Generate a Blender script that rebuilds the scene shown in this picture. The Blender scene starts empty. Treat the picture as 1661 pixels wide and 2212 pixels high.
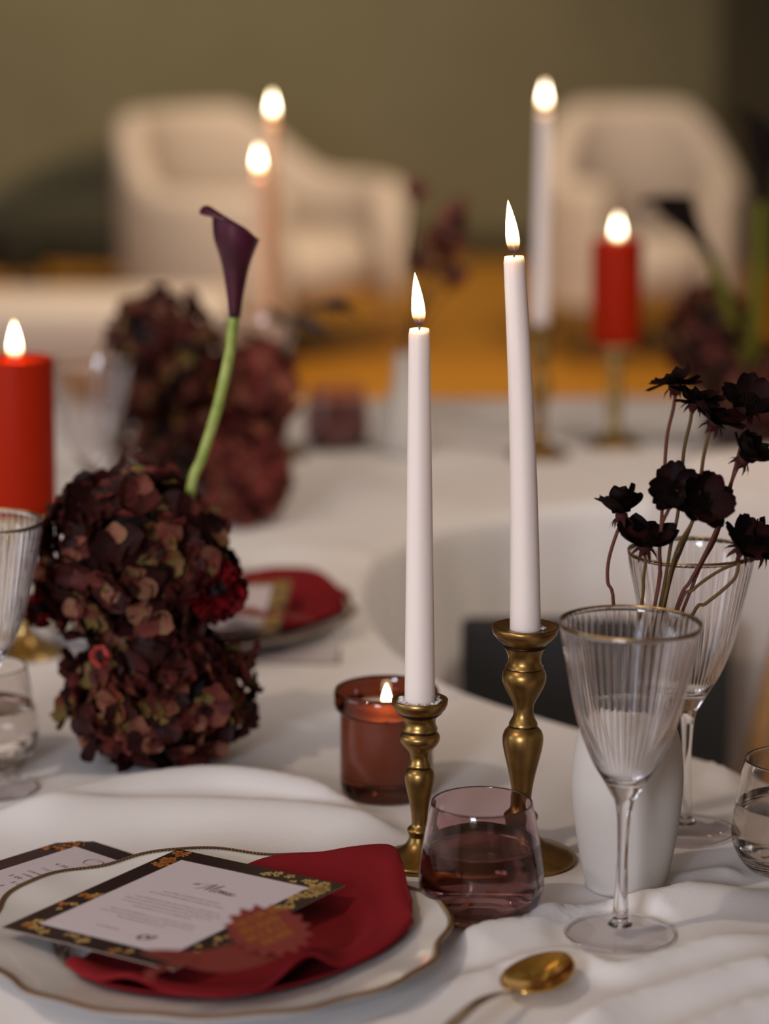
import bpy, bmesh, math, random
from math import sin, cos, tan, atan, pi, radians, sqrt, exp
from mathutils import Vector, Matrix, Euler, noise
from mathutils.geometry import delaunay_2d_cdt

random.seed(7)
S = bpy.context.scene
COL = S.collection

# ------------------------------------------------------------------ camera
TZ = 0.755                      # cloth surface on the tables
CAMZ = TZ + 0.655
PITCH = radians(11.8)
FPX = 85.0 / 24.0 * 1661.0
cam = bpy.data.cameras.new('camera')
cam.lens = 85; cam.sensor_fit = 'HORIZONTAL'; cam.sensor_width = 24.0
cam.clip_start = 0.05; cam.clip_end = 60
cam.dof.use_dof = True; cam.dof.focus_distance = 1.93; cam.dof.aperture_fstop = 2.5
camo = bpy.data.objects.new('camera', cam); COL.objects.link(camo)
camo.location = (0, 0, CAMZ); camo.rotation_euler = (pi/2 - PITCH, 0, 0)
S.camera = camo

# ------------------------------------------------------------------ world, lamps, exposure
S.view_settings.view_transform = 'Standard'
S.view_settings.look = 'None'
S.view_settings.exposure = 0.0
S.view_settings.gamma = 1.0
S.view_settings.use_curve_mapping = False
S.cycles.max_bounces = 14; S.cycles.transmission_bounces = 12; S.cycles.transparent_max_bounces = 12
S.cycles.diffuse_bounces = 3; S.cycles.glossy_bounces = 5
S.cycles.sample_clamp_indirect = 4.0; S.cycles.sample_clamp_direct = 0.0
S.cycles.caustics_reflective = True; S.cycles.caustics_refractive = True; S.cycles.blur_glossy = 0.6
S.cycles.use_denoising = True

W = bpy.data.worlds.new('world'); S.world = W; W.use_nodes = True
W.node_tree.nodes['Background'].inputs[0].default_value = (0.55, 0.62, 0.75, 1)
W.node_tree.nodes['Background'].inputs[1].default_value = 0.5

def area(name, loc, target, sx, sy, power, color):
    l = bpy.data.lights.new(name, 'AREA'); l.shape = 'RECTANGLE'; l.size = sx; l.size_y = sy
    l.energy = power; l.color = color
    o = bpy.data.objects.new(name, l); COL.objects.link(o); o.location = loc
    d = Vector(target) - Vector(loc); o.rotation_euler = d.to_track_quat('-Z', 'Y').to_euler()
    return o
def spot(name, loc, target, power, color, angle=70, blend=0.6, rad=0.06):
    l = bpy.data.lights.new(name, 'SPOT'); l.energy = power; l.color = color
    l.spot_size = radians(angle); l.spot_blend = blend; l.shadow_soft_size = rad
    o = bpy.data.objects.new(name, l); COL.objects.link(o); o.location = loc
    d = Vector(target) - Vector(loc); o.rotation_euler = d.to_track_quat('-Z', 'Y').to_euler()
    return o
# daylight through the two windows (left wall and the wall behind the camera)
area('window_light', (-1.75, -3.05, 1.9), (-1.2, 3, 1.0), 1.1, 1.4, 200, (0.83, 0.88, 1.0))
area('window_light', (-4.55, 1.2, 1.95), (0, 1.2, 1.5), 2.2, 1.6, 42, (0.86, 0.9, 1.0))
# warm ceiling spots
spot('warm_spot', (-1.6, 0.9, 3.1), (0.0, 2.1, 0.75), 62, (1.0, 0.80, 0.62), 60, 0.7, 0.05)
spot('warm_spot', (0.6, 3.0, 3.1), (0.3, 3.6, 0.75), 35, (1.0, 0.80, 0.60), 75, 0.8, 0.06)
spot('warm_spot', (-0.5, 7.6, 3.2), (-0.7, 9.0, 0.4), 290, (1.0, 0.76, 0.52), 75, 0.8, 0.08)
spot('warm_spot', (1.2, 7.8, 3.2), (0.8, 9.6, 0.5), 190, (1.0, 0.76, 0.52), 75, 0.8, 0.08)
spot('warm_spot', (-1.2, 9.2, 3.2), (-1.0, 12.3, 1.4), 470, (1.0, 0.80, 0.56), 95, 0.9, 0.1)

spot('warm_spot', (2.4, 1.6, 3.1), (0.15, 3.05, 0.55), 130, (1.0, 0.86, 0.72), 34, 0.8, 0.08)  # unseen lamp added to brighten the cloth hanging on the inner curve

# ------------------------------------------------------------------ helpers
def ground(px, py, dz=0.0):
    """point where the sight line through a place in the photo meets the height TZ+dz"""
    a = PITCH + atan((py - 1106.0) / FPX)
    y = (0.655 - dz) / tan(a)
    d = y * cos(PITCH) + (0.655 - dz) * sin(PITCH)
    return Vector(((px - 830.5) / FPX * d, y, TZ + dz))
def at_y(px, py, y):
    a = PITCH + atan((py - 1106.0) / FPX)
    z = CAMZ - y * tan(a)
    d = y * cos(PITCH) + (CAMZ - z) * sin(PITCH)
    return Vector(((px - 830.5) / FPX * d, y, z))

def mesh_obj(name, verts, faces, mat, parent=None, smooth=True, mats=None, midx=None):
    me = bpy.data.meshes.new(name)
    me.from_pydata([tuple(v) for v in verts], [], faces)
    if mats:
        for m in mats: me.materials.append(m)
        if midx: me.polygons.foreach_set('material_index', midx)
    elif mat: me.materials.append(mat)
    me.polygons.foreach_set('use_smooth', [smooth] * len(me.polygons))
    me.update()
    o = bpy.data.objects.new(name, me); COL.objects.link(o)
    if parent: o.parent = parent
    return o
def from_bm(name, bm, mat, parent=None, smooth=True):
    me = bpy.data.meshes.new(name); bm.to_mesh(me); bm.free()
    me.materials.append(mat)
    me.polygons.foreach_set('use_smooth', [smooth] * len(me.polygons))
    o = bpy.data.objects.new(name, me); COL.objects.link(o)
    if parent: o.parent = parent
    return o
def tag(o, label, cat, group=None, kind=None):
    o['label'] = label; o['category'] = cat
    if group: o['group'] = group
    if kind: o['kind'] = kind
    return o
def thing(name, label, cat, loc=(0, 0, 0), rot=(0, 0, 0), group=None):
    o = bpy.data.objects.new(name, None); COL.objects.link(o)
    o.empty_display_size = 0.05
    o.location = loc; o.rotation_euler = rot
    return tag(o, label, cat, group)
def structure(o): o['kind'] = 'structure'; return o
def copy_tree(o, parent=None):
    c = o.copy(); COL.objects.link(c); c.parent = parent
    for ch in list(o.children): copy_tree(ch, c)
    return c

def spline(pts, n=8, closed=False):
    """Catmull-Rom through the points"""
    P = [Vector(p) for p in pts]; out = []
    m = len(P)
    rng = range(m if closed else m - 1)
    for i in rng:
        if closed: p0, p1, p2, p3 = P[(i-1) % m], P[i], P[(i+1) % m], P[(i+2) % m]
        else: p0, p1, p2, p3 = P[max(i-1, 0)], P[i], P[i+1], P[min(i+2, m-1)]
        for k in range(n):
            t = k / n
            out.append(0.5*((2*p1) + (p2-p0)*t + (2*p0-5*p1+4*p2-p3)*t*t + (3*p1-p0-3*p2+p3)*t*t*t))
    if not closed: out.append(P[-1].copy())
    return out

def lathe(name, prof, mat, parent=None, seg=48, rib=None, smooth_n=0, axis_fn=None):
    """surface of revolution; prof = [(r, z)...]; r=0 ends are closed by a pole"""
    if smooth_n:
        prof = [(max(p.x, 0.0), p.y) for p in spline([(r, z, 0) for r, z in prof], smooth_n)]
    verts, faces, rings = [], [], []
    for r, z in prof:
        ax = axis_fn(z) if axis_fn else (0, 0)
        if r < 1e-6:
            rings.append([len(verts)]); verts.append((ax[0], ax[1], z))
        else:
            st = len(verts)
            for k in range(seg):
                a = 2*pi*k/seg
                rr = r + (rib(a, z, r) if rib else 0)
                verts.append((ax[0] + rr*cos(a), ax[1] + rr*sin(a), z))
            rings.append(list(range(st, st+seg)))
    for A, B in zip(rings[:-1], rings[1:]):
        if len(A) == 1 and len(B) == 1: continue
        for k in range(seg):
            k2 = (k+1) % seg
            if len(A) == 1: faces.append((A[0], B[k2], B[k]))
            elif len(B) == 1: faces.append((A[k], A[k2], B[0]))
            else: faces.append((A[k], A[k2], B[k2], B[k]))
    return mesh_obj(name, verts, faces, mat, parent)

def tube_data(path, rad, seg=10, cap=True):
    P = [Vector(p) for p in path]; n = len(P)
    R = rad if hasattr(rad, '__len__') else [rad]*n
    verts, faces = [], []
    t0 = (P[1]-P[0]).normalized()
    u = t0.cross(Vector((0.3, 0.9, 0.2))).normalized()
    for i in range(n):
        t = (P[min(i+1, n-1)] - P[max(i-1, 0)]).normalized()
        u = (u - t*u.dot(t)).normalized(); v = t.cross(u)
        for k in range(seg):
            a = 2*pi*k/seg
            verts.append(P[i] + (u*cos(a) + v*sin(a))*R[i])
    for i in range(n-1):
        for k in range(seg):
            k2 = (k+1) % seg
            faces.append((i*seg+k, i*seg+k2, (i+1)*seg+k2, (i+1)*seg+k))
    if cap:
        faces.append(tuple(range(seg-1, -1, -1))); faces.append(tuple(range((n-1)*seg, n*seg)))
    return verts, faces
def tube(name, path, rad, mat, parent=None, seg=10):
    v, f = tube_data(path, rad, seg); return mesh_obj(name, v, f, mat, parent)
def ring_tube(name, pts, rad, mat, parent=None, seg=8):
    P = [Vector(p) for p in pts]; n = len(P); verts, faces = [], []
    for i in range(n):
        t = (P[(i+1) % n]-P[i-1]).normalized(); u = t.cross(Vector((0, 0, 1))).normalized(); v = u.cross(t)
        for k in range(seg):
            a = 2*pi*k/seg; verts.append(P[i] + (u*cos(a)+v*sin(a))*rad)
    for i in range(n):
        for k in range(seg):
            k2 = (k+1) % seg; j = (i+1) % n
            faces.append((i*seg+k, i*seg+k2, j*seg+k2, j*seg+k))
    return mesh_obj(name, verts, faces, mat, parent)
def circle(r, z, n=96): return [(r*cos(2*pi*k/n), r*sin(2*pi*k/n), z) for k in range(n)]

def box_bm(x0, x1, y0, y1, z0, z1, bev=0.0, seg=3):
    bm = bmesh.new()
    bmesh.ops.create_cube(bm, size=1)
    for v in bm.verts:
        v.co = Vector((x0 + (v.co.x+.5)*(x1-x0), y0 + (v.co.y+.5)*(y1-y0), z0 + (v.co.z+.5)*(z1-z0)))
    if bev: bmesh.ops.bevel(bm, geom=bm.edges[:], offset=bev, segments=seg, affect='EDGES', profile=0.5)
    return bm
def box(name, x0, x1, y0, y1, z0, z1, mat, parent=None, bev=0.0, seg=3, smooth=None):
    return from_bm(name, box_bm(x0, x1, y0, y1, z0, z1, bev, seg), mat, parent, smooth=bool(bev) if smooth is None else smooth)
def sm(t): t = max(0.0, min(1.0, t)); return t*t*(3-2*t)

# ------------------------------------------------------------------ materials
def mat(name, color, rough=0.5, metal=0.0, **kw):
    m = bpy.data.materials.new(name); m.use_nodes = True
    b = m.node_tree.nodes['Principled BSDF']
    b.inputs['Base Color'].default_value = (*color, 1); b.inputs['Roughness'].default_value = rough
    b.inputs['Metallic'].default_value = metal
    for k, v in kw.items():
        k = k.replace('_', ' ')
        b.inputs[k].default_value = (*v, 1) if (isinstance(v, tuple) and 'Color' in k) else v
    return m
def nt(m): return m.node_tree, m.node_tree.nodes['Principled BSDF']
def ramp(t, stops):
    r = t.nodes.new('ShaderNodeValToRGB'); cr = r.color_ramp
    while len(cr.elements) < len(stops): cr.elements.new(0.5)
    for e, (p, c) in zip(cr.elements, stops): e.position = p; e.color = (*c, 1)
    return r
def noise_tex(t, scale, detail=3, coord='Object'):
    tc = t.nodes.new('ShaderNodeTexCoord'); n = t.nodes.new('ShaderNodeTexNoise')
    n.inputs['Scale'].default_value = scale; n.inputs['Detail'].default_value = detail
    t.links.new(tc.outputs[coord], n.inputs['Vector']); return n
def add_bump(m, src, strength, dist=0.001):
    t, b = nt(m); bp = t.nodes.new('ShaderNodeBump'); bp.inputs['Strength'].default_value = strength
    bp.inputs['Distance'].default_value = dist
    t.links.new(src, bp.inputs['Height']); t.links.new(bp.outputs[0], b.inputs['Normal'])
def noisy(m, c1, c2, scale, detail=3, p=(0.35, 0.65), coord='Object'):
    t, b = nt(m); n = noise_tex(t, scale, detail, coord); r = ramp(t, [(p[0], c1), (p[1], c2)])
    t.links.new(n.outputs['Fac'], r.inputs[0]); t.links.new(r.outputs[0], b.inputs['Base Color']); return n

M = {}
# table linen: fine twill weave
m = M['linen'] = mat('white_linen', (0.80, 0.76, 0.75), 0.85)
t, b = nt(m)
tc = t.nodes.new('ShaderNodeTexCoord'); wv = t.nodes.new('ShaderNodeTexWave'); wv.wave_type = 'BANDS'; wv.bands_direction = 'DIAGONAL'
wv.inputs['Scale'].default_value = 260; wv.inputs['Distortion'].default_value = 0.6
t.links.new(tc.outputs['Object'], wv.inputs['Vector']); add_bump(m, wv.outputs['Fac'], 0.35, 0.0004)
m = M['napkin'] = mat('burgundy_napkin_cloth', (0.20, 0.006, 0.010), 0.85, Specular_IOR_Level=0.2)
n = noise_tex(m.node_tree, 900, 2); add_bump(m, n.outputs['Fac'], 0.3, 0.0004)
M['porcelain'] = mat('white_porcelain', (0.80, 0.77, 0.74), 0.14, Coat_Weight=0.5)
M['gilt'] = mat('gilding', (0.55, 0.33, 0.12), 0.28, 1.0)
M['gilt_dull'] = mat('dark_gilt_beading', (0.26, 0.15, 0.07), 0.4, 0.8)
m = M['brass'] = mat('antique_brass', (0.36, 0.215, 0.065), 0.35, 1.0)
noisy(m, (0.23, 0.135, 0.042), (0.35, 0.215, 0.072), 60, 4)
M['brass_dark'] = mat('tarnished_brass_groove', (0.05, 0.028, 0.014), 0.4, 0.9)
m = M['brass_pale'] = mat('pale_aged_brass', (0.45, 0.31, 0.12), 0.3, 1.0)
m = M['wax_white'] = mat('white_wax', (0.82, 0.715, 0.665), 0.5, Subsurface_Weight=0.5, Subsurface_Scale=0.012)
m.node_tree.nodes['Principled BSDF'].inputs['Subsurface Radius'].default_value = (1, .7, .5)
m = M['wax_ivory'] = mat('ivory_wax', (0.80, 0.50, 0.31), 0.45, Subsurface_Weight=0.5, Subsurface_Scale=0.01)
m = M['wax_red'] = mat('red_wax', (0.36, 0.016, 0.003), 0.5, Subsurface_Weight=0.4, Subsurface_Scale=0.010, Specular_IOR_Level=0.06)
m.node_tree.nodes['Principled BSDF'].inputs['Subsurface Radius'].default_value = (1, .12, .06)
M['wick'] = mat('charred_wick', (0.03, 0.02, 0.02), 0.9)
def glass(name, color, ior=1.47, rough=0.0):
    m = mat(name, color, rough, Transmission_Weight=1.0, IOR=ior); return m
M['glass'] = glass('clear_glass', (0.985, 0.972, 0.982))
M['glass_mauve'] = glass('mauve_glass', (0.76, 0.58, 0.60))
def thin_glass(name, tint):
    m = bpy.data.materials.new(name); m.use_nodes = True; t = m.node_tree; t.nodes.clear()
    out = t.nodes.new('ShaderNodeOutputMaterial'); tr = t.nodes.new('ShaderNodeBsdfTransparent'); gl = t.nodes.new('ShaderNodeBsdfGlossy')
    lw = t.nodes.new('ShaderNodeLayerWeight'); mix = t.nodes.new('ShaderNodeMixShader')
    pw = t.nodes.new('ShaderNodeMath'); pw.operation = 'POWER'; pw.inputs[1].default_value = 5.0
    fr = t.nodes.new('ShaderNodeMath'); fr.operation = 'MULTIPLY_ADD'; fr.inputs[1].default_value = 0.9; fr.inputs[2].default_value = 0.04
    t.links.new(lw.outputs['Facing'], pw.inputs[0]); t.links.new(pw.outputs[0], fr.inputs[0])
    tr.inputs[0].default_value = (*tint, 1); gl.inputs['Roughness'].default_value = 0.02
    t.links.new(fr.outputs[0], mix.inputs[0]); t.links.new(tr.outputs[0], mix.inputs[1]); t.links.new(gl.outputs[0], mix.inputs[2])
    t.links.new(mix.outputs[0], out.inputs[0]); return m
M['glass_thin'] = thin_glass('thin_clear_glass', (0.96, 0.95, 0.96))
M['glass_smoke'] = glass('faintly_smoked_glass', (0.93, 0.89, 0.86))
M['glass_amber'] = glass('amber_glass', (0.25, 0.062, 0.030))
M['water_dark_tint'] = glass('dark_tinted_water', (0.42, 0.27, 0.26), 1.333)  # clear water; the dark it refracts is put into its colour
M['water'] = glass('water', (0.99, 0.98, 0.97), 1.333)
m = M['ceramic'] = mat('matte_white_ceramic', (0.52, 0.475, 0.435), 0.7, Specular_IOR_Level=0.25)
n = noise_tex(m.node_tree, 500, 2); add_bump(m, n.outputs['Fac'], 0.1, 0.0006)
M['card_dark'] = mat('dark_printed_card', (0.022, 0.013, 0.012), 0.35)
M['card_paper'] = mat('pale_lilac_paper', (0.62, 0.54, 0.57), 0.7)
M['card_edge'] = mat('card_core_edge', (0.30, 0.22, 0.18), 0.7)
M['ink'] = mat('plum_ink', (0.085, 0.045, 0.055), 0.7)
M['ink_soft'] = mat('faint_plum_ink', (0.36, 0.27, 0.30), 0.7)
M['print_orange'] = mat('orange_floral_print', (0.50, 0.17, 0.035), 0.4)
M['print_gold'] = mat('gold_floral_print', (0.55, 0.36, 0.12), 0.4)
M['rust_paper'] = mat('rust_red_paper', (0.20, 0.026, 0.018), 0.6)
M['gold_ink'] = mat('gold_ink', (0.60, 0.27, 0.04), 0.35, 0.6)
m = M['spoon'] = mat('polished_gold', (0.72, 0.43, 0.09), 0.16, 1.0)
M['spoon_pale'] = mat('pale_champagne_metal', (0.62, 0.52, 0.38), 0.2, 1.0)

def petal_mat(name, stops, rough=0.55, island=False, trans=0.12):
    """petals whose colour varies from petal to petal, with veins and mottling"""
    m = mat(name, (0.1, 0.02, 0.02), rough, Specular_IOR_Level=0.1)
    t, b = nt(m)
    oi = t.nodes.new('ShaderNodeObjectInfo'); gi = t.nodes.new('ShaderNodeNewGeometry')
    a = t.nodes.new('ShaderNodeMath'); a.operation = 'ADD'
    t.links.new(oi.outputs['Random'], a.inputs[0]); t.links.new(gi.outputs['Random Per Island'], a.inputs[1])
    fr = t.nodes.new('ShaderNodeMath'); fr.operation = 'FRACT'; t.links.new(a.outputs[0], fr.inputs[0])
    n = noise_tex(t, 90, 3)
    mx = t.nodes.new('ShaderNodeMath'); mx.operation = 'MULTIPLY_ADD'
    mx.inputs[1].default_value = 0.35; t.links.new(n.outputs['Fac'], mx.inputs[0])
    sb = t.nodes.new('ShaderNodeMath'); sb.operation = 'SUBTRACT'; sb.inputs[1].default_value = 0.17
    t.links.new(fr.outputs[0], sb.inputs[0]); t.links.new(sb.outputs[0], mx.inputs[2])
    r = ramp(t, stops); t.links.new(mx.outputs[0], r.inputs[0]); t.links.new(r.outputs[0], b.inputs['Base Color'])
    w = noise_tex(t, 400, 2); add_bump(m, w.outputs['Fac'], 0.25, 0.0006)
    return m
HYD = [(0.0, (0.018, 0.005, 0.004)), (0.34, (0.030, 0.007, 0.006)), (0.56, (0.060, 0.012, 0.010)), (0.70, (0.105, 0.021, 0.016)),
       (0.81, (0.155, 0.045, 0.028)), (0.89, (0.20, 0.088, 0.048)), (0.95, (0.13, 0.105, 0.026)), (1.0, (0.13, 0.024, 0.014))]
M['hydrangea'] = petal_mat('hydrangea_sepals', HYD)
M['hydrangea_red'] = petal_mat('reddish_hydrangea_sepals', [(0.0, (0.055, 0.012, 0.012)), (0.4, (0.14, 0.022, 0.018)), (0.7, (0.21, 0.045, 0.035)), (0.9, (0.26, 0.10, 0.05)), (1.0, (0.10, 0.02, 0.02))])
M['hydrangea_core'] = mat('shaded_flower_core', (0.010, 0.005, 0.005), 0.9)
M['cosmos'] = petal_mat('chocolate_cosmos_petals', [(0, (0.0030, 0.0010, 0.0011)), (0.6, (0.0058, 0.0015, 0.0016)), (1, (0.018, 0.0036, 0.0034))], 0.6)
M['cosmos'].node_tree.nodes['Principled BSDF'].inputs['Specular IOR Level'].default_value = 0.07
M['cosmos_disc'] = mat('cosmos_stamens', (0.008, 0.004, 0.002), 0.8, Specular_IOR_Level=0.05)
M['cosmos_bract'] = mat('cosmos_bracts', (0.045, 0.012, 0.010), 0.7, Specular_IOR_Level=0.1)
m = M['stem_brown'] = mat('reddish_flower_stem', (0.11, 0.034, 0.022), 0.6, Specular_IOR_Level=0.15)
m = M['stem_olive'] = mat('olive_flower_stem', (0.10, 0.055, 0.018), 0.6, Specular_IOR_Level=0.15)
m = M['stem_green'] = mat('fresh_green_stem', (0.24, 0.31, 0.045), 0.4, Subsurface_Weight=0.2, Subsurface_Scale=0.004)
noisy(m, (0.21, 0.28, 0.035), (0.36, 0.40, 0.10), 60, 2)
m = M['calla'] = mat('plum_calla_spathe', (0.045, 0.004, 0.014), 0.35)
noisy(m, (0.026, 0.003, 0.007), (0.075, 0.004, 0.026), 28, 2)
M['stem_deep'] = mat('olive_green_stem', (0.115, 0.115, 0.012), 0.6, Specular_IOR_Level=0.1)
M['cosmos_rust'] = mat('rust_brown_petals', (0.14, 0.030, 0.013), 0.6)
M['calla_dark'] = mat('almost_black_calla', (0.008, 0.004, 0.003), 0.6, Specular_IOR_Level=0.1)
M['carnation'] = petal_mat('crimson_carnation_petals', [(0, (0.03, 0.001, 0.0015)), (0.6, (0.10, 0.0025, 0.004)), (1, (0.24, 0.007, 0.010))], 0.6)
M['leaf_dark'] = mat('dark_leaf', (0.03, 0.014, 0.010), 0.5)
M['upholstery'] = mat('cream_upholstery', (0.60, 0.52, 0.45), 0.9)
M['bench_cover'] = mat('off_white_bench_cover', (0.78, 0.70, 0.64), 0.9)
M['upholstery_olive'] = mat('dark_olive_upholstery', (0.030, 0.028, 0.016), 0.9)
M['upholstery_black'] = mat('black_fabric', (0.012, 0.012, 0.014), 0.8)
M['oak'] = mat('warm_oak', (0.36, 0.19, 0.07), 0.5); noisy(M['oak'], (0.30, 0.15, 0.05), (0.42, 0.23, 0.09), 14, 3)
M['shell'] = mat('warm_white_chair_shell', (0.60, 0.52, 0.47), 0.4)
m = M['wall'] = mat('olive_wall_paint', (0.150, 0.136, 0.082), 0.85); noisy(m, (0.146, 0.132, 0.079), (0.157, 0.142, 0.086), 3, 2)
M['wall_pale'] = mat('pale_wall_paint', (0.62, 0.57, 0.50), 0.9)
M['trim'] = mat('dark_olive_trim', (0.045, 0.038, 0.018), 0.8)
m = M['floor'] = mat('golden_parquet', (0.45, 0.20, 0.02), 0.45)
t, b = nt(m); tc = t.nodes.new('ShaderNodeTexCoord'); bk = t.nodes.new('ShaderNodeTexBrick')
bk.inputs['Color1'].default_value = (0.50, 0.225, 0.014, 1); bk.inputs['Color2'].default_value = (0.43, 0.185, 0.010, 1); bk.inputs['Mortar'].default_value = (0.16, 0.06, 0.006, 1)
bk.inputs['Scale'].default_value = 1.0; bk.inputs['Mortar Size'].default_value = 0.003; bk.inputs['Brick Width'].default_value = 1.2; bk.inputs['Row Height'].default_value = 0.12
t.links.new(tc.outputs['Object'], bk.inputs['Vector']); t.links.new(bk.outputs['Color'], b.inputs['Base Color'])

def flame_mat():
    m = bpy.data.materials.new('candle_flame'); m.use_nodes = True; t = m.node_tree; t.nodes.clear()
    out = t.nodes.new('ShaderNodeOutputMaterial'); em = t.nodes.new('ShaderNodeEmission'); tr = t.nodes.new('ShaderNodeBsdfTransparent')
    mix = t.nodes.new('ShaderNodeMixShader'); tc = t.nodes.new('ShaderNodeTexCoord'); sp = t.nodes.new('ShaderNodeSeparateXYZ')
    t.links.new(tc.outputs['Generated'], sp.inputs[0])
    r = ramp(t, [(0.0, (0.10, 0.10, 0.35)), (0.10, (0.55, 0.22, 0.10)), (0.22, (1.0, 0.62, 0.25)), (0.40, (1.0, 0.86, 0.62)), (0.85, (1.0, 0.84, 0.58)), (1.0, (1.0, 0.60, 0.22))])
    t.links.new(sp.outputs['Z'], r.inputs[0]); t.links.new(r.outputs[0], em.inputs['Color'])
    s = ramp(t, [(0.0, (0.008,)*3), (0.12, (0.05,)*3), (0.3, (0.5,)*3), (0.45, (1, 1, 1)), (1.0, (0.6,)*3)])
    t.links.new(sp.outputs['Z'], s.inputs[0])
    k = t.nodes.new('ShaderNodeMath'); k.operation = 'MULTIPLY'; k.inputs[1].default_value = 16.0
    t.links.new(s.outputs[0], k.inputs[0]); t.links.new(k.outputs[0], em.inputs['Strength'])
    a = ramp(t, [(0.0, (0.35,)*3), (0.2, (0.75,)*3), (0.35, (1, 1, 1))]); t.links.new(sp.outputs['Z'], a.inputs[0])
    t.links.new(a.outputs[0], mix.inputs[0]); t.links.new(tr.outputs[0], mix.inputs[1]); t.links.new(em.outputs[0], mix.inputs[2])
    t.links.new(mix.outputs[0], out.inputs['Surface']); return m
M['flame'] = flame_mat()

# ------------------------------------------------------------------ the room
structure(box('floor', -4.7, 4.2, -3.3, 12.5, -0.1, 0.0, M['floor']))
structure(box('ceiling', -4.7, 4.2, -3.3, 12.5, 3.4, 3.5, M['wall_pale']))
structure(box('wall_back', -4.7, 4.2, 12.4, 12.6, 0, 3.4, M['wall']))
structure(box('wall_right', 4.1, 4.3, -3.3, 12.4, 0, 3.4, M['wall_pale']))  # unseen wall, kept pale to bounce fill light onto right-hand sides
structure(box('trim_1', 1.50, 2.6, 12.1, 12.4, 0, 3.4, M['trim']))
structure(box('baseboard_back', -4.6, 1.5, 12.36, 12.4, 0, 0.12, M['trim']))
def wall_with_window(name, axis, pos, a0, a1, w0, w1, z0, z1):
    """four boxes joined round one opening"""
    bm = bmesh.new()
    for (p0, p1, q0, q1) in ((a0, w0, 0, 3.4), (w1, a1, 0, 3.4), (w0, w1, 0, z0), (w0, w1, z1, 3.4)):
        b2 = box_bm(pos-0.1, pos+0.1, p0, p1, q0, q1) if axis == 'x' else box_bm(p0, p1, pos-0.1, pos+0.1, q0, q1)
        me = bpy.data.meshes.new('tmp'); b2.to_mesh(me); b2.free(); bm.from_mesh(me); bpy.data.meshes.remove(me)
    structure(from_bm(name, bm, M['wall_pale'], None, False))
wall_with_window('wall_left', 'x', -4.7, -3.3, 12.4, 0.1, 2.3, 1.15, 2.75)
wall_with_window('wall_front', 'y', -3.2, -4.6, 4.1, -2.3, -1.2, 1.25, 2.75)
def window_frame(name, axis, pos, w0, w1, z0, z1):
    bm = bmesh.new(); mid = (w0+w1)/2; mz = (z0+z1)/2
    for (p0, p1, q0, q1) in ((w0, w0+.05, z0, z1), (w1-.05, w1, z0, z1), (mid-.025, mid+.025, z0, z1), (w0, w1, z0, z0+.05), (w0, w1, z1-.05, z1), (w0, w1, mz-.02, mz+.02)):
        b2 = box_bm(pos, pos+.05, p0, p1, q0, q1) if axis == 'x' else box_bm(p0, p1, pos, pos+.05, q0, q1)
        me = bpy.data.meshes.new('tmp'); b2.to_mesh(me); b2.free(); bm.from_mesh(me); bpy.data.meshes.remove(me)
    structure(from_bm(name, bm, M['wall_pale'], None, False))
window_frame('window_1', 'x', -4.54, 0.1, 2.3, 1.15, 2.75)
window_frame('window_2', 'y', -3.04, -2.3, -1.2, 1.25, 2.75)

# ------------------------------------------------------------------ lounge furniture behind (far out of focus)
def tub_chair(label, cx, cy, rz, r, h_back, h_arm, mt, group=None, depth=1.0, arc=150, drop=(50, 95), base=0.2):
    t = thing('tub_armchair', label, 'armchair', (cx, cy, 0), (0, 0, rz), group)
    verts, faces = [], []; N = 48; th = 0.10
    prof = []
    for i in range(N+1):
        a = radians(-arc + 2*arc*i/N)                     # 0 = straight behind the sitter (+y)
        k = sm((abs(math.degrees(a)) - drop[0]) / (drop[1]-drop[0]))
        h = h_back*(1-k) + h_arm*k
        dx, dy = sin(a), cos(a)*depth
        o = Vector((dx*r, dy*r, 0)); inn = Vector((dx*(r-th), dy*(r-th), 0))
        ring = []
        for (p, z) in ((inn, base), (o, base), (o*0.985, base+0.02), (o*1.0, base+0.1), (o*1.0, h-0.06), (o*.985, h-0.02), ((o*0.6+inn*0.4), h), (inn*0.6+o*0.4, h), (inn*1.01, h-0.02), (inn, h-0.06)):
            ring.append(len(verts)); verts.append((p.x, p.y, z))
        prof.append(ring)
    for A, B in zip(prof[:-1], prof[1:]):
        for k in range(10): faces.append((A[k], B[k], B[(k+1) % 10], A[(k+1) % 10]))
    faces.append(tuple(prof[0])); faces.append(tuple(reversed(prof[-1])))
    mesh_obj('shell', verts, faces, mt, t)
    lathe('seat_cushion', [(0, 0.23), (r-0.14, 0.23), (r-0.11, 0.26), (r-0.11, 0.36), (r-0.15, 0.41), (0, 0.42)], mt, t, 40)
    for sx in (-1, 1):
        for sy in (-1, 1):
            lathe('leg', [(0, 0), (0.016, 0), (0.022, base+0.04), (0, base+0.04)], M['oak'], t, 12).location = (sx*r*0.6, sy*r*0.6*depth, 0)
    return t
mpp = lambda y: (y*cos(PITCH)+0.9*sin(PITCH))/FPX
def wx(px, y): return (px-830.5)*mpp(y)
tub_chair('cream lounge chair with tall back and one low arm, behind two lit ivory tapers', wx(560, 9.3), 9.5, radians(52), 0.50, 0.835, 0.60, M['upholstery'], None, 1.0, 140, (34, 84))
tub_chair('cream rounded lounge chair behind the blurred red pillar candle', wx(1400, 9.2), 9.4, radians(8), 0.345, 0.865, 0.62, M['upholstery'], None, 1.0, 140, (34, 100))
tub_chair('dark olive round-backed armchair by the olive wall', wx(265, 10.4), 10.6, radians(0), 0.66, 0.62, 0.36, M['upholstery_olive'], None, 1.0, 150, (0, 100))  # the dark arch here is modelled as a chair in dark upholstery
t = thing('low_bench', 'low cream upholstered bench on a thick pale leg, before the olive armchair', 'bench', (wx(200, 8.3), 8.42, 0))
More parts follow.
